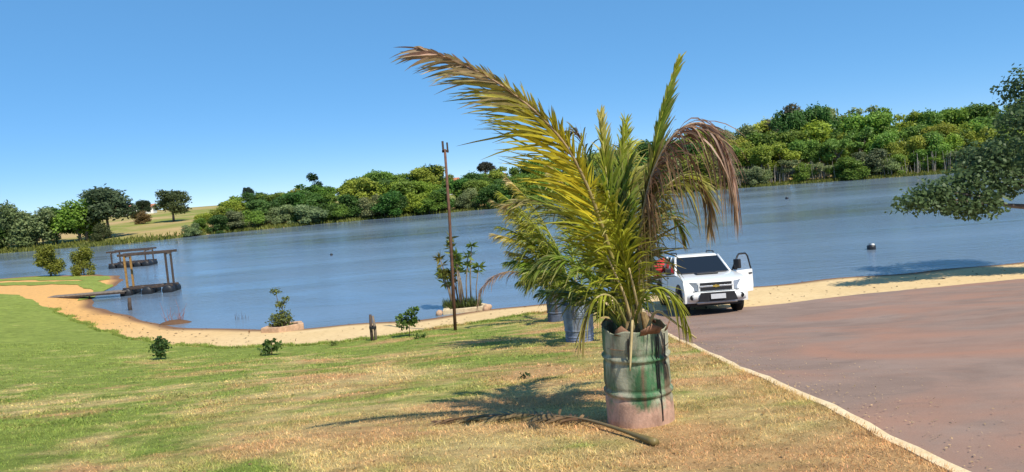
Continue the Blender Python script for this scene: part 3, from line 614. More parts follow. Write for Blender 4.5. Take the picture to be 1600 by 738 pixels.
def drum(name, loc, R0, H, mat, hoops, label, tilt=(0, 0), jag=0.0, rings=(), flare=0.0, cut_mat=None):
    e = empty(name, loc, random.uniform(0, 6), tilt[0], tilt[1]); n = 56
    prof = []; zz = np.linspace(0, H, 64)
    for z in zz:
        r = R0 * (1 + flare * (z / H - .5))
        for hz in hoops: r += .016 * math.exp(-((z - hz) / .016) ** 2) - .010 * math.exp(-((z - hz - .035) / .02) ** 2) - .010 * math.exp(-((z - hz + .035) / .02) ** 2)
        for hz in rings: r += .013 * math.exp(-((z - hz) / .011) ** 2)
        if z < .02: r += .006
        prof.append((r, z))
    mb = MB(); mb.lathe(prof, n)
    V = []
    for i, p in enumerate(mb.v):                       # dents and an uneven torn rim
        z = p[2]; th = math.atan2(p[1], p[0]); dent = 1 + .012 * math.sin(th * 3 + z * 5) + .010 * math.sin(th * 7 + 2 + z * 9)
        top = max(0, (z - H * .88) / (H * .12)); dz = -jag * top * (.5 + .5 * math.sin(th * 2.3 + 1) * math.sin(th * 5 + .5)); V.append((p[0] * dent, p[1] * dent, z + dz))
    mb.v = V; mb.build("body", mat, e, smooth=True).modifiers.new("wall", 'SOLIDIFY').thickness = .008
    MB().lathe([(R0 * 1.0, H * .80), (R0 * .7, H * .84), (R0 * .35, H * .86), (.01, H * .87)], 24).build("soil", M_SOIL, e, smooth=True)
    tag(e, label, 'drum'); return e
DR = 3.6
d1 = drum("drum_planter", (DX, DY, DZ), .305, .95, M_DRUM1, (.34, .66), 'large weathered drum with green streaks and rusty pink base holding the palm', tilt=(R(0), R(0)), jag=.05, flare=-.035)
d1.rotation_euler[2] = DR
# torn flaps of metal bent outward at the rim of the near drum
for a, w, hgt, bend in ((-1.25, .20, .10, -.35), (-2.15, .14, .09, .25), (-.35, .16, .08, -.3), (.9, .16, .07, .2), (2.4, .2, .08, -.2)):
    mb = MB(); V = []
    for i in range(5):
        q = a - DR + (i / 4 - .5) * w / .305
        for j in range(3):
            r = .303 + bend * hgt * (j / 2) ** 1.4 * -1; V.append((r * math.cos(q), r * math.sin(q), .89 + hgt * j / 2 * (1 - .5 * abs(i / 2 - 1))))
    mb.add(V, [(i*3+j, (i+1)*3+j, (i+1)*3+j+1, i*3+j+1) for i in range(4) for j in range(2)])
    mb.build("torn_rim", M_RUST, d1, smooth=True).modifiers.new("s", 'SOLIDIFY').thickness = .006
# black drip lines running down the drum wall
for q, z0, z1 in ((-1.05, .1, .89), (-1.12, .40, .87), (-.78, .60, .88), (-1.95, .68, .87)):
    P = [( .3135 * math.cos(q - DR + .02 * math.sin(z * 9)), .3135 * math.sin(q - DR + .02 * math.sin(z * 9)), z) for z in np.linspace(z0, z1, 14)]
    MB().tube(P, .006, 5).build("drip_line", M_TRIM, d1)

def small_palm(x, y, H0, label, seed, specs, z0=.62):
    random.seed(seed); e = empty("coconut_palm", (x, y, Tz(x, y))); tag(e, label, 'palm')
    for az, el, ln, sg, st, L, nn in specs:
        frond(e, bend_frond(az, el, ln, sg, z0), st, L=L, n=nn, side=(-math.sin(az), math.cos(az), 0), fwd=.6, droop=.42, t0=.22, W=.034, jitter=.13)
    MB().tube([(0, 0, z0 - .15), (.01, 0, z0 + .25), (.0, 0, z0 + .6)], [.09, .08, .03], 8).build("leaf_base", M_BARK, e, smooth=True)
    return e
gs = [(0, C_GREEN * 1.5), (.6, C_YG * .8), (1, C_YG)]; gd = [(0, C_GREEN), (1, C_GREEN * 1.6)]; gy = [(0, C_GREEN * 1.4), (.4, C_YG * 1.1), (.75, C_YEL * .9), (1, C_STRAW)]
D2X, D2Y = 1.22, 14.25
small_palm(D2X, D2Y, .8, 'dense green palm in the ribbed blue-grey drum', 3, [(3.0, 1.36, 2.9, .85, gy, .75, 66), (3.1, 1.3, 2.4, 1.1, gy, .72, 66), (2.5, 1.3, 2.8, .9, gs, .75, 60), (3.5, 1.32, 2.5, 1.0, gs, .72, 60), (3.35, 1.25, 1.9, 1.3, gd, .68, 60), (2.7, 1.35, 3.0, .75, gs, .85, 66), (2.2, 1.2, 2.4, 1.0, gd, .8, 56), (4.0, 1.15, 2.0, 1.4, gs, .72, 56), (4.7, 1.05, 1.6, 1.5, gs, .66, 50), (5.5, 1.15, 1.9, 1.3, gd, .7, 54), (.2, 1.15, 2.2, 1.2, gs, .75, 56), (1.0, 1.25, 2.4, 1.0, gd, .78, 56), (1.57, 1.45, 3.0, .5, gs, .8, 66), (3.7, 1.35, 2.7, .75, gs, .8, 62), (3.15, 1.1, 1.4, 1.3, gd, .6, 54), (3.2, 1.45, 3.1, .65, gy, .78, 66), (2.9, 1.2, 1.9, 1.0, gy, .66, 60)], .66)
random.seed(2)
drum("drum_planter", (D2X, D2Y, Tz(D2X, D2Y) - .02), .30, .80, M_DRUM2, (), 'ribbed blue-grey drum holding the dense green palm, second in the row of drums', rings=(.05, .10, .15, .28, .56, .60, .64, .68), flare=.16)
D3X, D3Y = 1.16, 20.6
small_palm(D3X, D3Y, .8, 'half hidden palm with one arched dry pink frond in the dark drum near the lake', 4, [(3.02, 1.1, 3.3, 2.7, [(0, C_OLIVE), (.35, C_BROWN * 1.5), (.55, C_PINK * .9), (1, C_PINK)], .5, 60), (2.4, 1.2, 1.8, 1.2, gs, .6, 40), (.4, 1.2, 1.8, 1.2, gs, .6, 40), (1.4, 1.3, 2.0, .9, gd, .6, 40), (4.6, 1.2, 1.7, 1.3, gd, .6, 40), (5.5, 1.2, 1.7, 1.3, gs, .6, 40), (3.5, 1.3, 2.0, 1.0, gs, .6, 40)], .66)
drum("drum_planter", (D3X, D3Y, Tz(D3X, D3Y) - .02), .30, .85, M_DRUM3, (.3, .58), 'dark blue drum near the sand, last in the row of drums', jag=.02)

# fallen dry frond on the lawn beside the near drum
fx = [(1.02,5.50),(.80,5.95),(.55,6.45),(.2,6.85),(-.2,7.05),(-.6,7.10),(-.95,7.05)]
ff = empty("fallen_frond", (fx[2][0], fx[2][1], Tz(*fx[2]))); tag(ff, 'fallen dry palm frond lying on the grass beside the near drum', 'palm frond')
frond(ff, [(x - fx[2][0], y - fx[2][1], Tz(x, y) - Tz(*fx[2]) + h) for (x, y), h in zip(fx, (.03, .05, .06, .05, .05, .04, .03))], [(0, C_BROWN * 1.1), (.5, C_STRAW * .55), (1, C_BROWN * 1.3)], L=.46, n=26, side=(.3, 1, 0), fwd=.45, droop=.08, t0=.36, W=.045, jitter=.05, rach=.020, balance=(1, .7), lift=.0)

# ------------------------------------------------------------------ grass
def grass_field(n, xlo, xhi, ylo, yhi, hlo, hhi, w, pw):
    Y = ylo + (yhi - ylo) * rng.random(n) ** pw; X = xlo(Y) + (xhi(Y) - xlo(Y)) * rng.random(n)
    dn = np.sin(X * 2.1 + np.sin(Y * 1.7) * 2) * np.sin(Y * 2.6 + np.sin(X * 1.3) * 2)
    k = (X < xk(Y) - .05) & (Y < ys(np.minimum(X, 3.6)) - .05) & (rng.random(n) < .72 + .28 * dn) & ((X - DX) ** 2 + (Y - DY) ** 2 > .1)
    X = X[k]; Y = Y[k]; m = len(X)
    h = rng.uniform(hlo, hhi, m) * (1 + .35 * dn[k]); D = np.stack([rng.normal(0, .5, m), rng.normal(0, .5, m), np.ones(m)], 1); D = norm(D); S = norm(np.stack([rng.normal(size=m), rng.normal(size=m), np.zeros(m)], 1)) * (w * rng.uniform(.6, 1.3, m) / 2)[:, None]
    P = np.stack([X, Y, T(X, Y) - .006], 1); mid = P + D * (h * .55)[:, None]; tip = P + D * h[:, None] + np.stack([rng.normal(0, .35, m) * h, rng.normal(0, .35, m) * h, -.12 * h], 1)
    V = np.stack([P - S, P + S, mid + S * .8, mid - S * .8, tip], 1).reshape(-1, 3); b = np.arange(m)[:, None] * 5
    cc = np.repeat(rng.uniform(.5, 1.6, (m, 1)) * np.array([[1, 1, 1]]) * (1 + rng.normal(0, .10, (m, 3))), 5, 0)
    return V, b + np.array([[0, 1, 2, 3]]), b + np.array([[3, 2, 4]]), cc
parts = [grass_field(170000, lambda y: -.80 * y - 1.2, lambda y: .62 * y + .5, 3.0, 9.5, .018, .05, .007, 1.25), grass_field(90000, lambda y: -.80 * y - 1, lambda y: 3.9 + 0 * y, 9.0, 24.2, .02, .055, .016, 1.0)]
def fringe(n, fx_, hlo, hhi, w):
    X, Y = fx_(n); m = len(X); h = rng.uniform(hlo, hhi, m); D = norm(np.stack([rng.normal(0, .55, m), rng.normal(0, .55, m), np.ones(m)], 1)); S = norm(np.stack([rng.normal(size=m), rng.normal(size=m), np.zeros(m)], 1)) * (w * rng.uniform(.6, 1.3, m) / 2)[:, None]
    P = np.stack([X, Y, T(X, Y) - .035], 1); mid = P + D * (h * .55)[:, None]; tip = P + D * h[:, None]
    V = np.stack([P - S, P + S, mid + S * .8, mid - S * .8, tip], 1).reshape(-1, 3); b = np.arange(m)[:, None] * 5
    return V, b + np.array([[0, 1, 2, 3]]), b + np.array([[3, 2, 4]]), np.repeat(rng.uniform(.5, 1.4, (m, 1)) * np.ones((1, 3)), 5, 0)
parts.append(fringe(16000, lambda n: (lambda X: (X, ys(X) + rng.normal(0, .05, n) + .22 * np.abs(rng.normal(0, 1, n)) * (np.sin(X * 4.1) * np.sin(X * 1.7) > .1)))(rng.uniform(-24, 3.6, n)), .05, .12, .02))
parts.append(fringe(9000, lambda n: (lambda Y: (xk(Y) - .045 - rng.exponential(.05, n) + .05 * (rng.random(n) < .12), Y))(rng.uniform(3.2, 22, n)), .05, .10, .008))
V = []; Q = []; Tt = []; Cc = []; b = 0
for v_, q_, t_, c_ in parts: V.append(v_); Q.append(q_ + b); Tt.append(t_ + b); Cc.append(c_); b += len(v_)
me = mesh_np("grass", np.concatenate(V), np.concatenate(Q), np.concatenate(Tt)); vcol(me, np.concatenate(Cc)); o = link("grass", me, M_BLADE); tag(o, 'short patchy lawn grass, half dried to straw, on the slope', 'grass', kind='stuff')

# ------------------------------------------------------------------ pickup truck
def pickup(x, y, rz, label):
    zf, zb = Tz(x, y - 1.6), Tz(x, y + 1.55); pitch = math.atan2(zf - zb, 3.15)
    e = empty("pickup_truck", (x, y, (zf + zb) / 2 - .02), rz, -pitch)
    def arc(cy, r, a0, a1, n=10, cz=.37): return [(cy + r * math.cos(a0 + (a1 - a0) * k / n), cz + r * math.sin(a0 + (a1 - a0) * k / n)) for k in range(n + 1)]
    # lower body with wheel arches; front of the truck points to -y
    low = [(-2.36, .36)] + [(-2.40, .62), (-2.36, .78), (-2.26, .98), (-1.9, 1.06), (-1.0, 1.12), (.95, 1.10), (1.15, 1.10), (1.15, .38)]
    low += [(-1.15, .36)] + arc(-1.60, .45, -.02, math.pi + .02)[0:]
    MB().prism(low, -.86, .86).build("body", M_WHITE, e, bevel=.055, seg=3)
    bed = [(1.19, .40), (1.19, 1.08), (2.52, 1.08), (2.52, .42)] + [(2.05, .42)] + arc(1.55, .45, .0, math.pi)
    o = MB().prism(bed, -.85, .85).build("cargo_bed", M_DUST, e, bevel=.035)
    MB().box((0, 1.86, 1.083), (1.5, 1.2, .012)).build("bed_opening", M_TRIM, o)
    MB().box((0, .0, .36), (1.50, 4.2, .22)).build("chassis", M_TRIM, e)
    MB().box((-.845, -.05, .46), (.05, 2.1, .10)).box((.845, -.05, .46), (.05, 2.1, .10)).build("sill", M_TRIM, e)
    # cab: roof, pillars, glass
    def lerp(a, b, k): return tuple(a[i] + (b[i] - a[i]) * k for i in range(3))
    W0, W1 = .80, .64
    fl, fr = (-W0, -1.02, 1.10), (W0, -1.02, 1.10); tl, tr = (-W1, -.30, 1.58), (W1, -.30, 1.58); bl, br = (-W0, 1.10, 1.10), (W0, 1.10, 1.10); ul, ur = (-W1, .92, 1.58), (W1, .92, 1.58)
    rf = MB(); rf.add([(-W1-.02, -.34, 1.57), (W1+.02, -.34, 1.57), (W1+.02, .95, 1.57), (-W1-.02, .95, 1.57), (-W1+.06, -.22, 1.645), (W1-.06, -.22, 1.645), (W1-.06, .85, 1.65), (-W1+.06, .85, 1.65)], [(0,3,2,1),(4,5,6,7),(0,1,5,4),(1,2,6,5),(2,3,7,6),(3,0,4,7)])
    rf.build("roof", M_WHITE, e, bevel=.035, seg=3)
    for s in (-1, 1):
        for a, b in (((s*W0, -1.00, 1.09), (s*W1, -.30, 1.59)), ((s*W0, .10, 1.09), (s*W1, .16, 1.59)), ((s*W0, 1.06, 1.09), (s*W1, .90, 1.59))):
            MB().tube([a, b], .038, 6).build("pillar", M_WHITE, e, smooth=True)
    MB().add([fl, fr, tr, tl], [(0, 1, 2, 3)]).build("windscreen", M_GLASS, e)
    MB().add([bl, br, ur, ul], [(3, 2, 1, 0)]).build("rear_window", M_GLASS, e)
    for s in (-1, 1):
        for y0, y1, z0, z1 in ((-.92, .06, -.28, .12), (.14, 1.02, .20, .88)):
            if s == 1 and y0 < 0: continue
            MB().add([(s*W0, y0, 1.10), (s*W0, y1, 1.10), (s*W1, z1, 1.57), (s*W1, z0, 1.57)], [(0, 1, 2, 3)]).build("side_window", M_GLASS, e)
    MB().box((0, .0, 1.0), (1.4, 1.9, .1)).build("cab_floor", M_TRIM, e)
    for sx in (-.36, .36): MB().box((sx, .05, 1.22), (.44, .14, .36)).box((sx, .05, 1.46), (.24, .09, .14)).build("seat", M_SEAT, e, bevel=.03)
    MB().box((0, -1.08, 1.115), (1.30, .20, .05)).build("wiper_cowl", M_TRIM, e, bevel=.015)
    MB().box((0, -1.40, 1.115), (.62, .34, .05)).build("hood_scoop", M_TRIM, e, bevel=.02)
    for s in (-1, 1): MB().tube([(s*.56, -.15, 1.66), (s*.56, -.10, 1.71), (s*.56, .70, 1.71), (s*.56, .76, 1.66)], .018, 6).build("roof_rail", M_TRIM, e)
    # front: grille, lights, bumper
    g = MB().box((0, -2.392, .80), (.98, .06, .27)).build("grille", M_WHITE, e, bevel=.02)
    MB().box((0, -2.424, .87), (.86, .02, .075)).build("grille_slot", M_TRIM, g)
    MB().box((0, -2.424, .74), (.86, .02, .10)).build("grille_slot", M_TRIM, g)
    MB().box((0, -2.43, .808), (.90, .025, .045)).build("grille_bar", M_CHROME, g, bevel=.008)
    em = MB(); em.add([(-.095, -2.446, .785), (-.03, -2.446, .785), (-.03, -2.446, .772), (.03, -2.446, .772), (.03, -2.446, .785), (.095, -2.446, .785), (.085, -2.446, .832), (.03, -2.446, .832), (.03, -2.446, .845), (-.03, -2.446, .845), (-.03, -2.446, .832), (-.085, -2.446, .832)], [tuple(range(12))])
    em.build("emblem", M_GOLD, e).modifiers.new("s", 'SOLIDIFY').thickness = .012
    for s in (-1, 1):
        h = MB(); h.add([(s*.50, -2.415, .70), (s*.80, -2.30, .70), (s*.865, -2.12, .74), (s*.865, -2.10, .93), (s*.79, -2.25, .95), (s*.50, -2.375, .92), (s*.5, -2.2, .70), (s*.5, -2.2, .92)], [(0,1,4,5),(1,2,3,4),(0,5,7,6),(5,4,3,7),(0,6,2,1)]); h.build("headlight", M_LAMP, e, fixn=True)
        MB().add([(s*.52, -2.428, .69), (s*.82, -2.315, .685), (s*.875, -2.13, .725), (s*.875, -2.13, .71), (s*.82, -2.318, .665), (s*.52, -2.43, .665)], [(0,1,4,5),(1,2,3,4)]).build("headlight_trim", M_TRIM, e)
    bp = [(-.87, -2.12), (-.86, -2.34), (-.60, -2.47), (-.28, -2.50), (.28, -2.50), (.60, -2.47), (.86, -2.34), (.87, -2.12)]
    m = MB(); n = len(bp); m.add([(a, b, .42) for a, b in bp] + [(a * 1.0, b - .02, .55) for a, b in bp] + [(a, b + .03, .66) for a, b in bp], [(r*n+k, r*n+k+1, (r+1)*n+k+1, (r+1)*n+k) for r in range(2) for k in range(n-1)] + [(2*n+k, 2*n+k+1, 2*n+k+1, 2*n+k) for k in range(0)])
    bo = m.build("bumper", M_WHITE, e, smooth=True); bo.modifiers.new("s", 'SOLIDIFY').thickness = .06
    m = MB(); m.add([(-.54, -2.545, .42), (-.28, -2.575, .40), (.28, -2.575, .40), (.54, -2.545, .42), (-.46, -2.555, .645), (-.28, -2.58, .65), (.28, -2.58, .65), (.46, -2.555, .645)], [(0,1,5,4),(1,2,6,5),(2,3,7,6)])
    m.build("bumper_intake", M_TRIM, bo).modifiers.new("s", 'SOLIDIFY').thickness = .03
    MB().box((0, -2.612, .54), (.40, .015, .13)).build("licence_plate", M_PLATE, bo)
    for s in (-1, 1): MB().lathe([(.075, -2.47), (.075, -2.44), (.01, -2.465)], 12, (s * .66, 0, .52), 'y').build("fog_lamp", M_TRIM, bo)
    MB().box((0, -2.40, .37), (1.1, .12, .08)).build("skid_plate", M_RIM, e, bevel=.02)
    # wheels
    for sx in (-1, 1):
        for wy in (-1.60, 1.55):
            w = MB().lathe([(.20, -.11), (.34, -.12), (.372, -.09), (.375, .09), (.34, .12), (.20, .11)], 28, (sx * .75, wy, .375), 'x').build("wheel", M_TYRE, e, smooth=True)
            MB().lathe([(.01, sx*.07), (.06, sx*.085), (.07, sx*.05), (.17, sx*.06), (.20, sx*.105), (.22, sx*.10), (.215, -sx*.1)], 20, (sx * .75, wy, .375), 'x').build("rim", M_RIM, w, smooth=True)
    for s in (-1, 1):
        for wy in (-1.60, 1.55):
            MB().tube([(s*.862, wy + .47*math.cos(a), .37 + .47*math.sin(a)) for a in np.linspace(0, math.pi, 14)], .022, 5).build("arch_trim", M_TRIM, e, smooth=True)
    # mirror on the passenger side, door handles
    MB().box((-.97, -.78, 1.20), (.17, .10, .20)).box((-.87, -.76, 1.14), (.12, .05, .05)).build("mirror", M_TRIM, e, bevel=.03)
    for yy in (-.08, .86): MB().box((-.868, yy, .97), (.02, .16, .035)).build("door_handle", M_TRIM, e)
    for yy in (.10, 1.08): MB().box((-.861, yy, .80), (.006, .012, .55)).build("door_gap", M_TRIM, e)
    # open driver door, hinged at the front edge
    dr = empty("door", (.845, -.93, 0)); dr.parent = e; dr.rotation_euler = (0, 0, R(-50))
    # door local: extends along +y from the hinge; x is outward
    MB().prism([(0, .45), (.05, .42), (.98, .42), (1.02, .60), (1.02, 1.09), (0, 1.09)], -.045, .045).build("door_panel", M_WHITE, dr, bevel=.02)
    MB().tube([(0, 0.02, 1.08), (-.10, .52, 1.52), (-.12, .62, 1.57), (-.12, .95, 1.57), (-.08, 1.0, 1.48), (0, 1.0, 1.08)], .028, 6).build("window_frame", M_TRIM, dr, smooth=True)
    MB().add([(0, .06, 1.09), (0, .98, 1.09), (-.11, .97, 1.54), (-.11, .58, 1.54)], [(0, 1, 2, 3)]).build("window_pane", M_CLEAR, dr)
    MB().box((.13, .14, 1.30), (.20, .12, .28)).box((.06, .14, 1.16), (.12, .05, .08)).build("mirror", M_TRIM, dr, bevel=.035)
    MB().box((.05, .88, .97), (.03, .16, .04)).build("door_handle", M_TRIM, dr)
    return tag(e, label, 'pickup')
TX, TY = 5.55, 21.45
pickup(TX, TY, R(-2), 'white double-cab pickup truck with its driver door open, parked by the lake')
# red bundle heaped in the cargo bed
V = []; Fc = []; n1, n2 = 22, 12; mb = MB()
for i in range(n2):
    v0 = i / (n2 - 1) * math.pi
    for k in range(n1):
        a = 2 * math.pi * k / n1; r = 1 + .16 * math.sin(a * 3 + v0 * 2) + .12 * math.sin(a * 5 + v0 * 5) ; V.append((.52 * r * math.sin(v0) * math.cos(a), .60 * r * math.sin(v0) * math.sin(a), .24 * math.cos(v0) * (1 + .25 * math.sin(a * 2 + 1)) + .05 * math.sin(a * 4)))
mb.add(V, [(i*n1+k, i*n1+(k+1)%n1, (i+1)*n1+(k+1)%n1, (i+1)*n1+k) for i in range(n2-1) for k in range(n1)])
o = mb.build("cloth_bundle", M_RED, fixn=True, smooth=True); o.location = (TX - .60, TY + 1.62, Tz(TX, TY + 1.62) + 1.20); tag(o, 'crumpled red cloth bundle in the bed of the white pickup', 'bundle')

# ------------------------------------------------------------------ posts and pole
def ground_e(name, x, y, label, cat, group=None, rz=0):
    e = empty(name, (x, y, Tz(x, y) - .01), rz); return tag(e, label, cat, group)
px_, py_ = -1.95, 21.1; e = ground_e("lamp_pole", px_, py_, 'tall thin rusty pole with forked top at the lawn edge', 'pole')
MB().tube([(0, 0, -.3), (.07, 0, 1.8), (.13, .0, 3.6), (.16, 0, 5.48)], [.055, .052, .046, .040], 8).build("shaft", M_POLE, e, smooth=True)
MB().box((.11, 0, 5.55), (.06, .06, .34)).box((.24, 0, 5.52), (.05, .05, .30)).box((.17, 0, 5.42), (.20, .06, .06)).build("forked_bracket", M_DWOOD, e)
MB().tube([(.04, -.06, 1.4), (.05, -.055, 2.3)], .012, 5).build("cable_clip", M_TRIM, e)
e = ground_e("stake_post", -4.28, 20.4, 'short dark twin stake standing at the edge of the sand', 'post')
MB().tube([(-.05, 0, -.2), (-.055, 0, .4), (-.04, .01, .78)], [.05, .045, .04], 7).build("stake", M_DWOOD, e, smooth=True)
MB().tube([(.05, .02, -.2), (.055, .01, .4), (.03, .0, .74)], [.045, .045, .03], 7).build("stake", M_WOOD, e, smooth=True)
MB().lathe([(.105, .36), (.108, .40), (.105, .44)], 14).build("binding", M_TRIM, e)

# ------------------------------------------------------------------ saplings and shrubs on the lawn
def leafy_plant(name, x, y, label, lobes, dens, size, color, stems, cat='shrub', z=None, stem_r=.014, stem_mat=None, shell=.3):
    e = empty(name, (x, y, (Tz(x, y) if z is None else z) - .01)); tag(e, label, cat)
    mc = crown_mesh("foliage", lobes, dens, size, shell); mc.materials.append(M_LEAF); c = link("foliage", mc, None, e); c.color = (*color, 1)
    for p in stems: MB().tube(p, [stem_r * (1 - .55 * k / (len(p) - 1)) for k in range(len(p))], 6).build("stem", stem_mat or M_BARK_D, e, smooth=True)
    return e
leafy_plant("sapling", -3.25, 20.5, 'young sapling with a thick leafy head on a thin stem beside the short twin stake', [((-.18, 0, .42), (.20, .2, .2)), ((.12, .05, .48), (.24, .2, .22)), ((.08, 0, .72), (.22, .2, .16)), ((-.22, .03, .58), (.16, .15, .13)), ((.26, 0, .82), (.14, .12, .09))], 240, .10, (.085, .15, .028), [[(0, 0, -.1), (.02, 0, .25), (.05, 0, .7)], [(.02, 0, .25), (-.15, 0, .5)], [(.03, 0, .4), (.2, 0, .75)]], 'sapling')
leafy_plant("shrub", -10.05, 19.4, 'upright dark green shrub on the bright lawn near the orange sand', [((0, 0, .22), (.22, .2, .18)), ((-.1, 0, .40), (.18, .18, .16)), ((.15, 0, .42), (.17, .16, .14)), ((-.02, 0, .58), (.12, .12, .14))], 260, .10, (.055, .11, .03), [[(0, 0, -.1), (0, 0, .3), (-.02, 0, .6)], [(0, 0, .1), (.16, 0, .45)], [(0, 0, .1), (-.14, 0, .4)]])
leafy_plant("shrub", -6.62, 18.5, 'low spreading shrub of layered leaves below the stone boat-shaped planter', [((-.08, 0, .16), (.26, .22, .06)), ((.16, .02, .24), (.16, .15, .06)), ((-.10, 0, .34), (.14, .14, .05)), ((.10, 0, .40), (.10, .1, .05))], 300, .10, (.075, .13, .03), [[(0, 0, -.1), (0, 0, .2), (.05, 0, .42)], [(0, 0, .05), (-.2, 0, .18)]])
leafy_plant("weed_tuft", -5.35, 19.95, 'small weed tuft at the sand edge between the spreading shrub and the twin stake', [((0, 0, .07), (.14, .12, .08))], 300, .07, (.12, .15, .045), [[(0, 0, -.05), (0, 0, .1)]], 'weed', stem_r=.006)
leafy_plant("weed_tuft", -2.85, 19.6, 'small weed clump in the grass just below the young sapling', [((0, 0, .06), (.2, .14, .08)), ((.15, 0, .08), (.12, .1, .07))], 300, .07, (.10, .16, .04), [[(0, 0, -.05), (0, 0, .1)]], 'weed', stem_r=.006)
leafy_plant("weed_tuft", .02, 9.6, 'dark little weed in the lawn behind the palm shadow', [((0, 0, .04), (.07, .06, .05))], 500, .05, (.05, .08, .03), [[(0, 0, -.03), (0, 0, .06)]], 'weed', stem_r=.004)

# ------------------------------------------------------------------ planters at the water edge
def wall_planter(x, y, rz, poly, h, label, th=.16, mat=M_BRICK):
    z = max(Tz(x, y), 0) - .10; e = empty("planter", (x, y, z), rz); n = len(poly)
    cx = sum(p[0] for p in poly) / n; cy = sum(p[1] for p in poly) / n
    inn = [(cx + (a - cx) * (1 - th / .6), cy + (b - cy) * (1 - th / .6)) for a, b in poly]
    for k in range(n):
        a, b, c, d = poly[k], poly[(k+1)%n], inn[(k+1)%n], inn[k]
        MB().add([(*a, 0), (*b, 0), (*c, 0), (*d, 0), (*a, h), (*b, h), (*c, h), (*d, h)], [(0,3,2,1),(4,5,6,7),(0,1,5,4),(1,2,6,5),(2,3,7,6),(3,0,4,7)]).build("wall", mat, e, bevel=.02, fixn=True)
    MB().add([(*p, h * .85) for p in inn], [tuple(range(n))]).build("soil", M_SOIL, e)
    return tag(e, label, 'planter'), z + h * .85
pl, zt = wall_planter(-8.65, 25.35, .10, [(-.70, -.05), (-.05, -.30), (.78, .20), (.60, .75), (-.45, .70)], .27, 'low boat-shaped stone planter with a grassy bush at the water edge')
leafy_plant("planter_bush", -8.70, 25.6, 'bushy plant with tall thin sprays growing in the boat-shaped planter', [((0, 0, .16), (.50, .32, .24)), ((-.2, 0, .30), (.25, .25, .2)), ((.25, 0, .3), (.22, .22, .18)), ((.08, 0, .45), (.30, .25, .2)), ((.0, 0, .80), (.24, .2, .16)), ((-.12, 0, 1.30), (.22, .2, .14)), ((.25, 0, 1.0), (.2, .15, .08))], 240, .085, (.15, .18, .05), [[(0, 0, -.1), (0, 0, .6), (-.1, 0, 1.35)], [(0, 0, .1), (.1, 0, .7), (.27, 0, 1.0)], [(0, 0, .0), (-.2, 0, .4)]], 'bush', z=zt, stem_r=.02)
pl2, zt2 = wall_planter(-2.05, 26.9, .12, [(-.85, -.35), (.75, -.35), (.95, .1), (.7, .6), (-.75, .6)], .26, 'pale stone planter with tall cane-like plants behind the rusty pole', mat=simple("pale_stone", (.55, .44, .28), .9, 0, .2, .25, 7, .4))
for a, b, cc in ((.86, -.30, 1.0), (-.95, -.28, .8), (.98, .05, .7)):
    mb = MB(); mb.lathe([(.02, -.08), (.16, -.06), (.19, .05), (.15, .16), (.03, .21)], 9); o = mb.build("stone", M_BRICK, pl2, smooth=True); o.location = (a, b, .12); o.scale = (cc, cc, cc); o.rotation_euler = (a, b, a * 5)
# tall cane plants with leaf heads
ce = empty("cane_plant", (-2.15, 27.1, zt2)); tag(ce, 'tall cane-like plants with tufted leaf heads growing in the pale planter', 'plant'); random.seed(12)
for k in range(13):
    x0, y0 = random.uniform(-.55, .55), random.uniform(-.2, .3); h = random.uniform(1.3, 3.05); dx = x0 * .5 + random.uniform(-.3, .3); rr = random.uniform(.024, .04)
    st = MB().tube([(x0, y0, -.1), (x0 + dx * .3, y0, h * .5), (x0 + dx, y0 + .05, h)], [rr, rr * .85, rr * .55], 6).build("cane", M_BARK, ce, smooth=True)
    m = 34; lev = rng.choice([h, h * .86, h * .7], m, p=[.55, .28, .17]); t_ = lev / h; P = np.stack([x0 + dx * t_, np.full(m, y0 + .03), lev], 1); D = norm(np.stack([rng.normal(0, 1, m), rng.normal(0, .8, m), rng.normal(.15, .5, m)], 1))
    me = leaf_mesh("leaf_head", P - D * .02, D, norm(rdir(m) + np.array((0, 0, .8))), rng.uniform(.2, .42, m), rng.uniform(.07, .13, m)); c = link("leaf_head", me, M_LEAF, st); c.color = (.12 + .08 * random.random(), .17 + .06 * random.random(), .045, 1)
n = 500; P = np.stack([rng.uniform(-.7, .7, n), rng.uniform(-.25, .35, n), np.zeros(n) - .02], 1); D = norm(np.stack([rng.normal(0, .4, n), rng.normal(0, .4, n), np.ones(n)], 1))
me = leaf_mesh("undergrowth", P, D, rdir(n), rng.uniform(.15, .5, n), rng.uniform(.02, .05, n)); c = link("undergrowth", me, M_LEAF, ce); c.color = (.09, .12, .035, 1)
n = 260; P = np.stack([rng.uniform(-.4, .4, n), rng.uniform(-.2, .2, n), np.zeros(n)], 1)
# debris mound with red stems, and water grass
e = empty("driftwood_mound", (-14.45, 29.4, -.02)); tag(e, 'dark mound of earth with reddish dry stems in the shallows', 'mound')
MB().lathe([(.75, -.1), (.70, .02), (.5, .10), (.25, .16), (.02, .18)], 18).build("earth", M_SOIL, e, smooth=True).scale = (1, .5, 1)
random.seed(8)
for k in range(16):
    a = random.uniform(0, 6.28); q = random.uniform(.1, .45); h = random.uniform(.35, 1.05); MB().tube([(q*math.cos(a), .4*q*math.sin(a), .05), (q*1.3*math.cos(a), .5*q*math.sin(a), h*.6), (q*1.3*math.cos(a)+random.uniform(-.2,.2), .5*q*math.sin(a), h)], [.012, .009, .004], 4).build("dry_stem", M_RED_DRY, e)
e = empty("water_grass", (-11.45, 29.1, -.02)); tag(e, 'thin grass stalks poking out of the water beyond the stone boat-shaped planter', 'grass stalks')
for k in range(11): x0 = random.uniform(-.3, .3); MB().tube([(x0, random.uniform(-.1, .1), -.2), (x0 + random.uniform(-.1, .1), 0, random.uniform(.15, .4))], [.012, .004], 4).build("stalk", M_DWOOD, e)

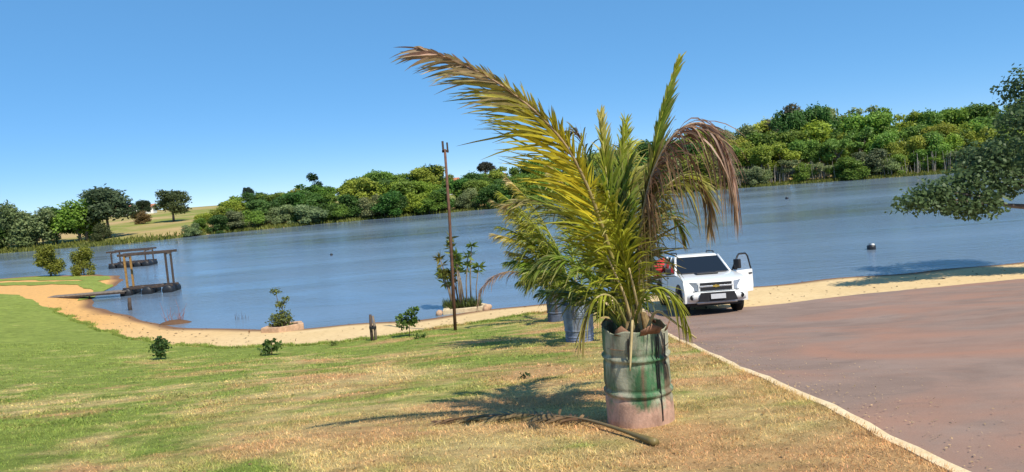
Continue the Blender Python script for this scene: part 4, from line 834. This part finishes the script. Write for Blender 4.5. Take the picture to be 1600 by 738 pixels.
# ------------------------------------------------------------------ floating frames
def raft(name, x, y, rz, w, d, h, label, nf, fr, rich=True):
    e = empty(name, (x, y, 0), rz); deck = .34
    for sy in (-1, 1):
        for k in range(nf):
            xx = -w/2 + w * k / (nf - 1); f = MB().lathe([(.02, -.42), (fr * .92, -.42), (fr, -.38), (fr, -.14), (fr * 1.04, -.12), (fr, -.10), (fr, .10), (fr * 1.04, .12), (fr, .14), (fr, .38), (fr * .92, .42), (.02, .42)], 18, (xx, sy * d * .30, fr * .45), 'y').build("float_barrel", M_BLACK, e, smooth=True)
    for sy in (-1, 1):
        MB().box((0, sy * d / 2, deck + .05), (w + .5, .12, .13)).build("lower_beam", M_DWOOD, e, bevel=.01)
    for k in range(5):
        xx = -w/2 + w * k / 4; MB().box((xx, 0, deck + .02), (.12, d, .09)).build("cross_beam", M_WOOD, e)
    for sx in (-1, 1):
        for sy in (-1, 1):
            MB().box((sx * w / 2, sy * d / 2 * .93, deck + h / 2), (.10, .10, h)).build("post", (M_OWOOD if sx < 0 and rich else M_DWOOD), e, bevel=.01)
    for sy in (-1, 1):
        MB().box((0, sy * d / 2 * .93, deck + h + .06), (w + .75, .12, .14)).build("top_beam", M_DWOOD, e, bevel=.01)
    for sx in (-1, 1):
        MB().box((sx * w / 2, 0, deck + h - .04), (.09, d, .10)).build("top_cross_beam", M_WOOD, e)
    return tag(e, label, 'raft')
raft("floating_frame", -21.4, 41.2, R(2), 2.35, .75, 1.95, 'wooden frame raft on black barrels joined to the bank by a plank', 3, .30)
r2 = raft("floating_frame", -33.8, 62.5, R(3), 2.9, 1.6, 1.05, 'lower dark frame raft on black barrels moored beyond the wooden frame raft', 5, .30, False)
# plank walkway from the bank to the raft
e = empty("gangway", (-24.3, 40.6, .30)); tag(e, 'narrow plank walkway from the sandy bank to the wooden frame raft', 'gangway'); e.rotation_euler = (0, 0, R(2))
for k in range(3): MB().box((-.4, -.28 + .28 * k, 0), (4.4, .26, .05)).build("plank", M_WOOD, e)
for sy in (-.36, .36): MB().box((-.4, sy, -.06), (4.4, .06, .10)).build("stringer", M_DWOOD, e)
for xx in (-2.3, -.4, 1.4): MB().tube([(xx, 0, -.9), (xx, 0, -.03)], .05, 6).build("support", M_DWOOD, e)
e = empty("mooring_stake", (-17.75, 33.0, 0)); tag(e, 'dark mooring stake in the shallows beside the orange beach', 'post'); MB().tube([(-1.3, 1.5, -.5), (-1.33, 1.5, .25), (-1.3, 1.5, .62)], [.10, .09, .08], 7).build("stake", M_DWOOD, e, smooth=True)
# floats on the lake
def lake_float(x, y, s, label, white=True):
    e = empty("lake_float", (x, y, 0)); e.scale = (s, s, s); tag(e, label, 'float')
    MB().lathe([(.02, -.15), (.17, -.14), (.21, -.05), (.21, .16), (.18, .21), (.02, .22)], 18, cap=False).build("body", M_BLACK, e, smooth=True)
    MB().lathe([(.09, .21), (.08, .27), (.02, .29)], 12, (.07 if white else 0, 0, 0)).build("cap", M_WALL_W if white else M_BLACK, e, smooth=True)
    MB().tube([(-.1, 0, .2), (-.12, 0, .29), (-.03, 0, .29)], .018, 5).build("handle", M_BLACK, e)
lake_float(18.1, 35.4, 1.0, 'black float with a pale cap near the shaded shore')
lake_float(34.9, 88.6, .95, 'small black float far out in front of the right wood', False)
lake_float(-14.9, 57.6, .55, 'tiny black float in open water beyond the boat-shaped planter', False)

# ------------------------------------------------------------------ small trees on the left bank and the tree by the shore on the right
random.seed(33)
for i, (x, y, h, wd, lab) in enumerate(((-34.6, 56.6, 2.3, .9, 'small yellow-green tree on the grassy spit behind the wooden frame raft'), (-38.4, 58.2, 2.6, 1.0, 'broad yellow-green tree on the grassy spit next to the smaller one'), (-44.0, 56.0, 3.4, 1.0, 'taller green tree at the landward end of the grassy spit'))):
    tree('spit_tree', 'bush', x, y, h, (.21, .23, .04) if i < 2 else (.10, .15, .03), lab, wide=wd, z=Tz(x, y))
random.seed(41); TRX, TRY = 19.5, 24.4; tz = Tz(TRX, TRY)
lob = [((-6.0, -.9, 2.35), (.75, .7, .42)), ((-5.35, -.8, 2.65), (.7, .7, .45)), ((-4.8, -.6, 2.55), (.7, .7, .5)), ((-5.2, -1.0, 2.2), (.6, .5, .34)), ((-4.4, -.9, 2.0), (.6, .6, .40)), ((-3.9, -.4, 2.9), (.9, .9, .6)), ((-3.6, -.8, 2.1), (.9, .8, .55)), ((-3.0, -.2, 3.6), (1.0, 1.0, .8)), ((-2.6, -.4, 2.7), (.9, .9, .6))]
lob = [((c_[0], c_[1], c_[2] + .42), r_) for c_, r_ in lob]
for k in range(17):
    a = random.uniform(0, 6.28); q = random.uniform(.4, 2.3); h = random.uniform(3.0, 6.4); lob.append(((q * math.cos(a), q * math.sin(a), h), (random.uniform(.8, 1.3), random.uniform(.8, 1.3), random.uniform(.6, 1.0))))
e = empty("shore_tree", (TRX, TRY, tz)); tag(e, 'leafy tree on the right shore with a low branch reaching over the water', 'tree')
mc = crown_mesh("crown", lob, 105, .145, .3); mc.materials.append(M_LEAF); c = link("crown", mc, None, e); c.color = (.095, .15, .06, 1)
mb = MB(); mb.tube([(0, 0, -.4), (.05, 0, .8), (-.1, 0, 1.7), (-.05, .1, 2.6)], [.30, .24, .21, .18], 9)
for (cc, r) in lob:
    p0 = Vector((-.1, 0, random.uniform(1.5, 2.5)));
    if cc[0] < -3.5: p0 = Vector((-2.6, -.4, 2.4))
    mb.tube([p0, p0.lerp(Vector(cc), .5) + Vector((0, 0, .15)), Vector(cc)], [.09 if cc[0] > -3.5 else .05, .05, .015], 5)
mb.tube([(-.08, 0, 1.7), (-1.2, -.2, 2.2), (-2.6, -.4, 2.4)], [.15, .11, .07], 7); mb.build("trunk", M_BARK, e, smooth=True)

# ------------------------------------------------------------------ litter on the lawn, sand and road edge
def litter(name, n, fx_, mat_c, label, size, off):
    X, Y = fx_(n); k = (T(X, Y) > .03); X = X[k]; Y = Y[k]; n = len(X); Z = T(X, Y) + off
    D = norm(np.stack([rng.normal(size=n), rng.normal(size=n), rng.normal(0, .25, n)], 1)); N = norm(np.stack([rng.normal(0, .35, n), rng.normal(0, .35, n), np.ones(n)], 1))
    L = size * rng.uniform(.5, 1.5, n); me = leaf_mesh(name, np.stack([X, Y, Z], 1), D, N, L, L * rng.uniform(.3, .7, n)); o = link(name, me, M_LEAF); o.color = (*mat_c, 1); tag(o, label, 'litter', kind='stuff')
litter("dry_leaves", 1500, lambda n: ((lambda Y: (rng.uniform(-.8, .30, n) * Y + .5, Y))(3.5 + 19 * rng.random(n) ** 1.3)), (.34, .23, .11), 'scattered dry brown leaf litter on the lawn', .038, .012)
litter("sand_debris", 700, lambda n: ((lambda X: (X, np.where(X < 4.2, np.interp(X, *TS), np.interp(X, RX, RY)) + (yw(X) - np.where(X < 4.2, np.interp(X, *TS), np.interp(X, RX, RY))) * rng.random(n)))(rng.uniform(-26, 24, n))), (.16, .10, .06), 'scattered twigs and leaf debris on the sand', .09, -.02)
litter("road_grit", 1600, lambda n: ((lambda Y: (xk(Y) + .12 + rng.exponential(.5, n), Y))(rng.uniform(3.5, 20, n))), (.46, .34, .22), 'loose pale grit and dry bits along the road edge', .022, .0)
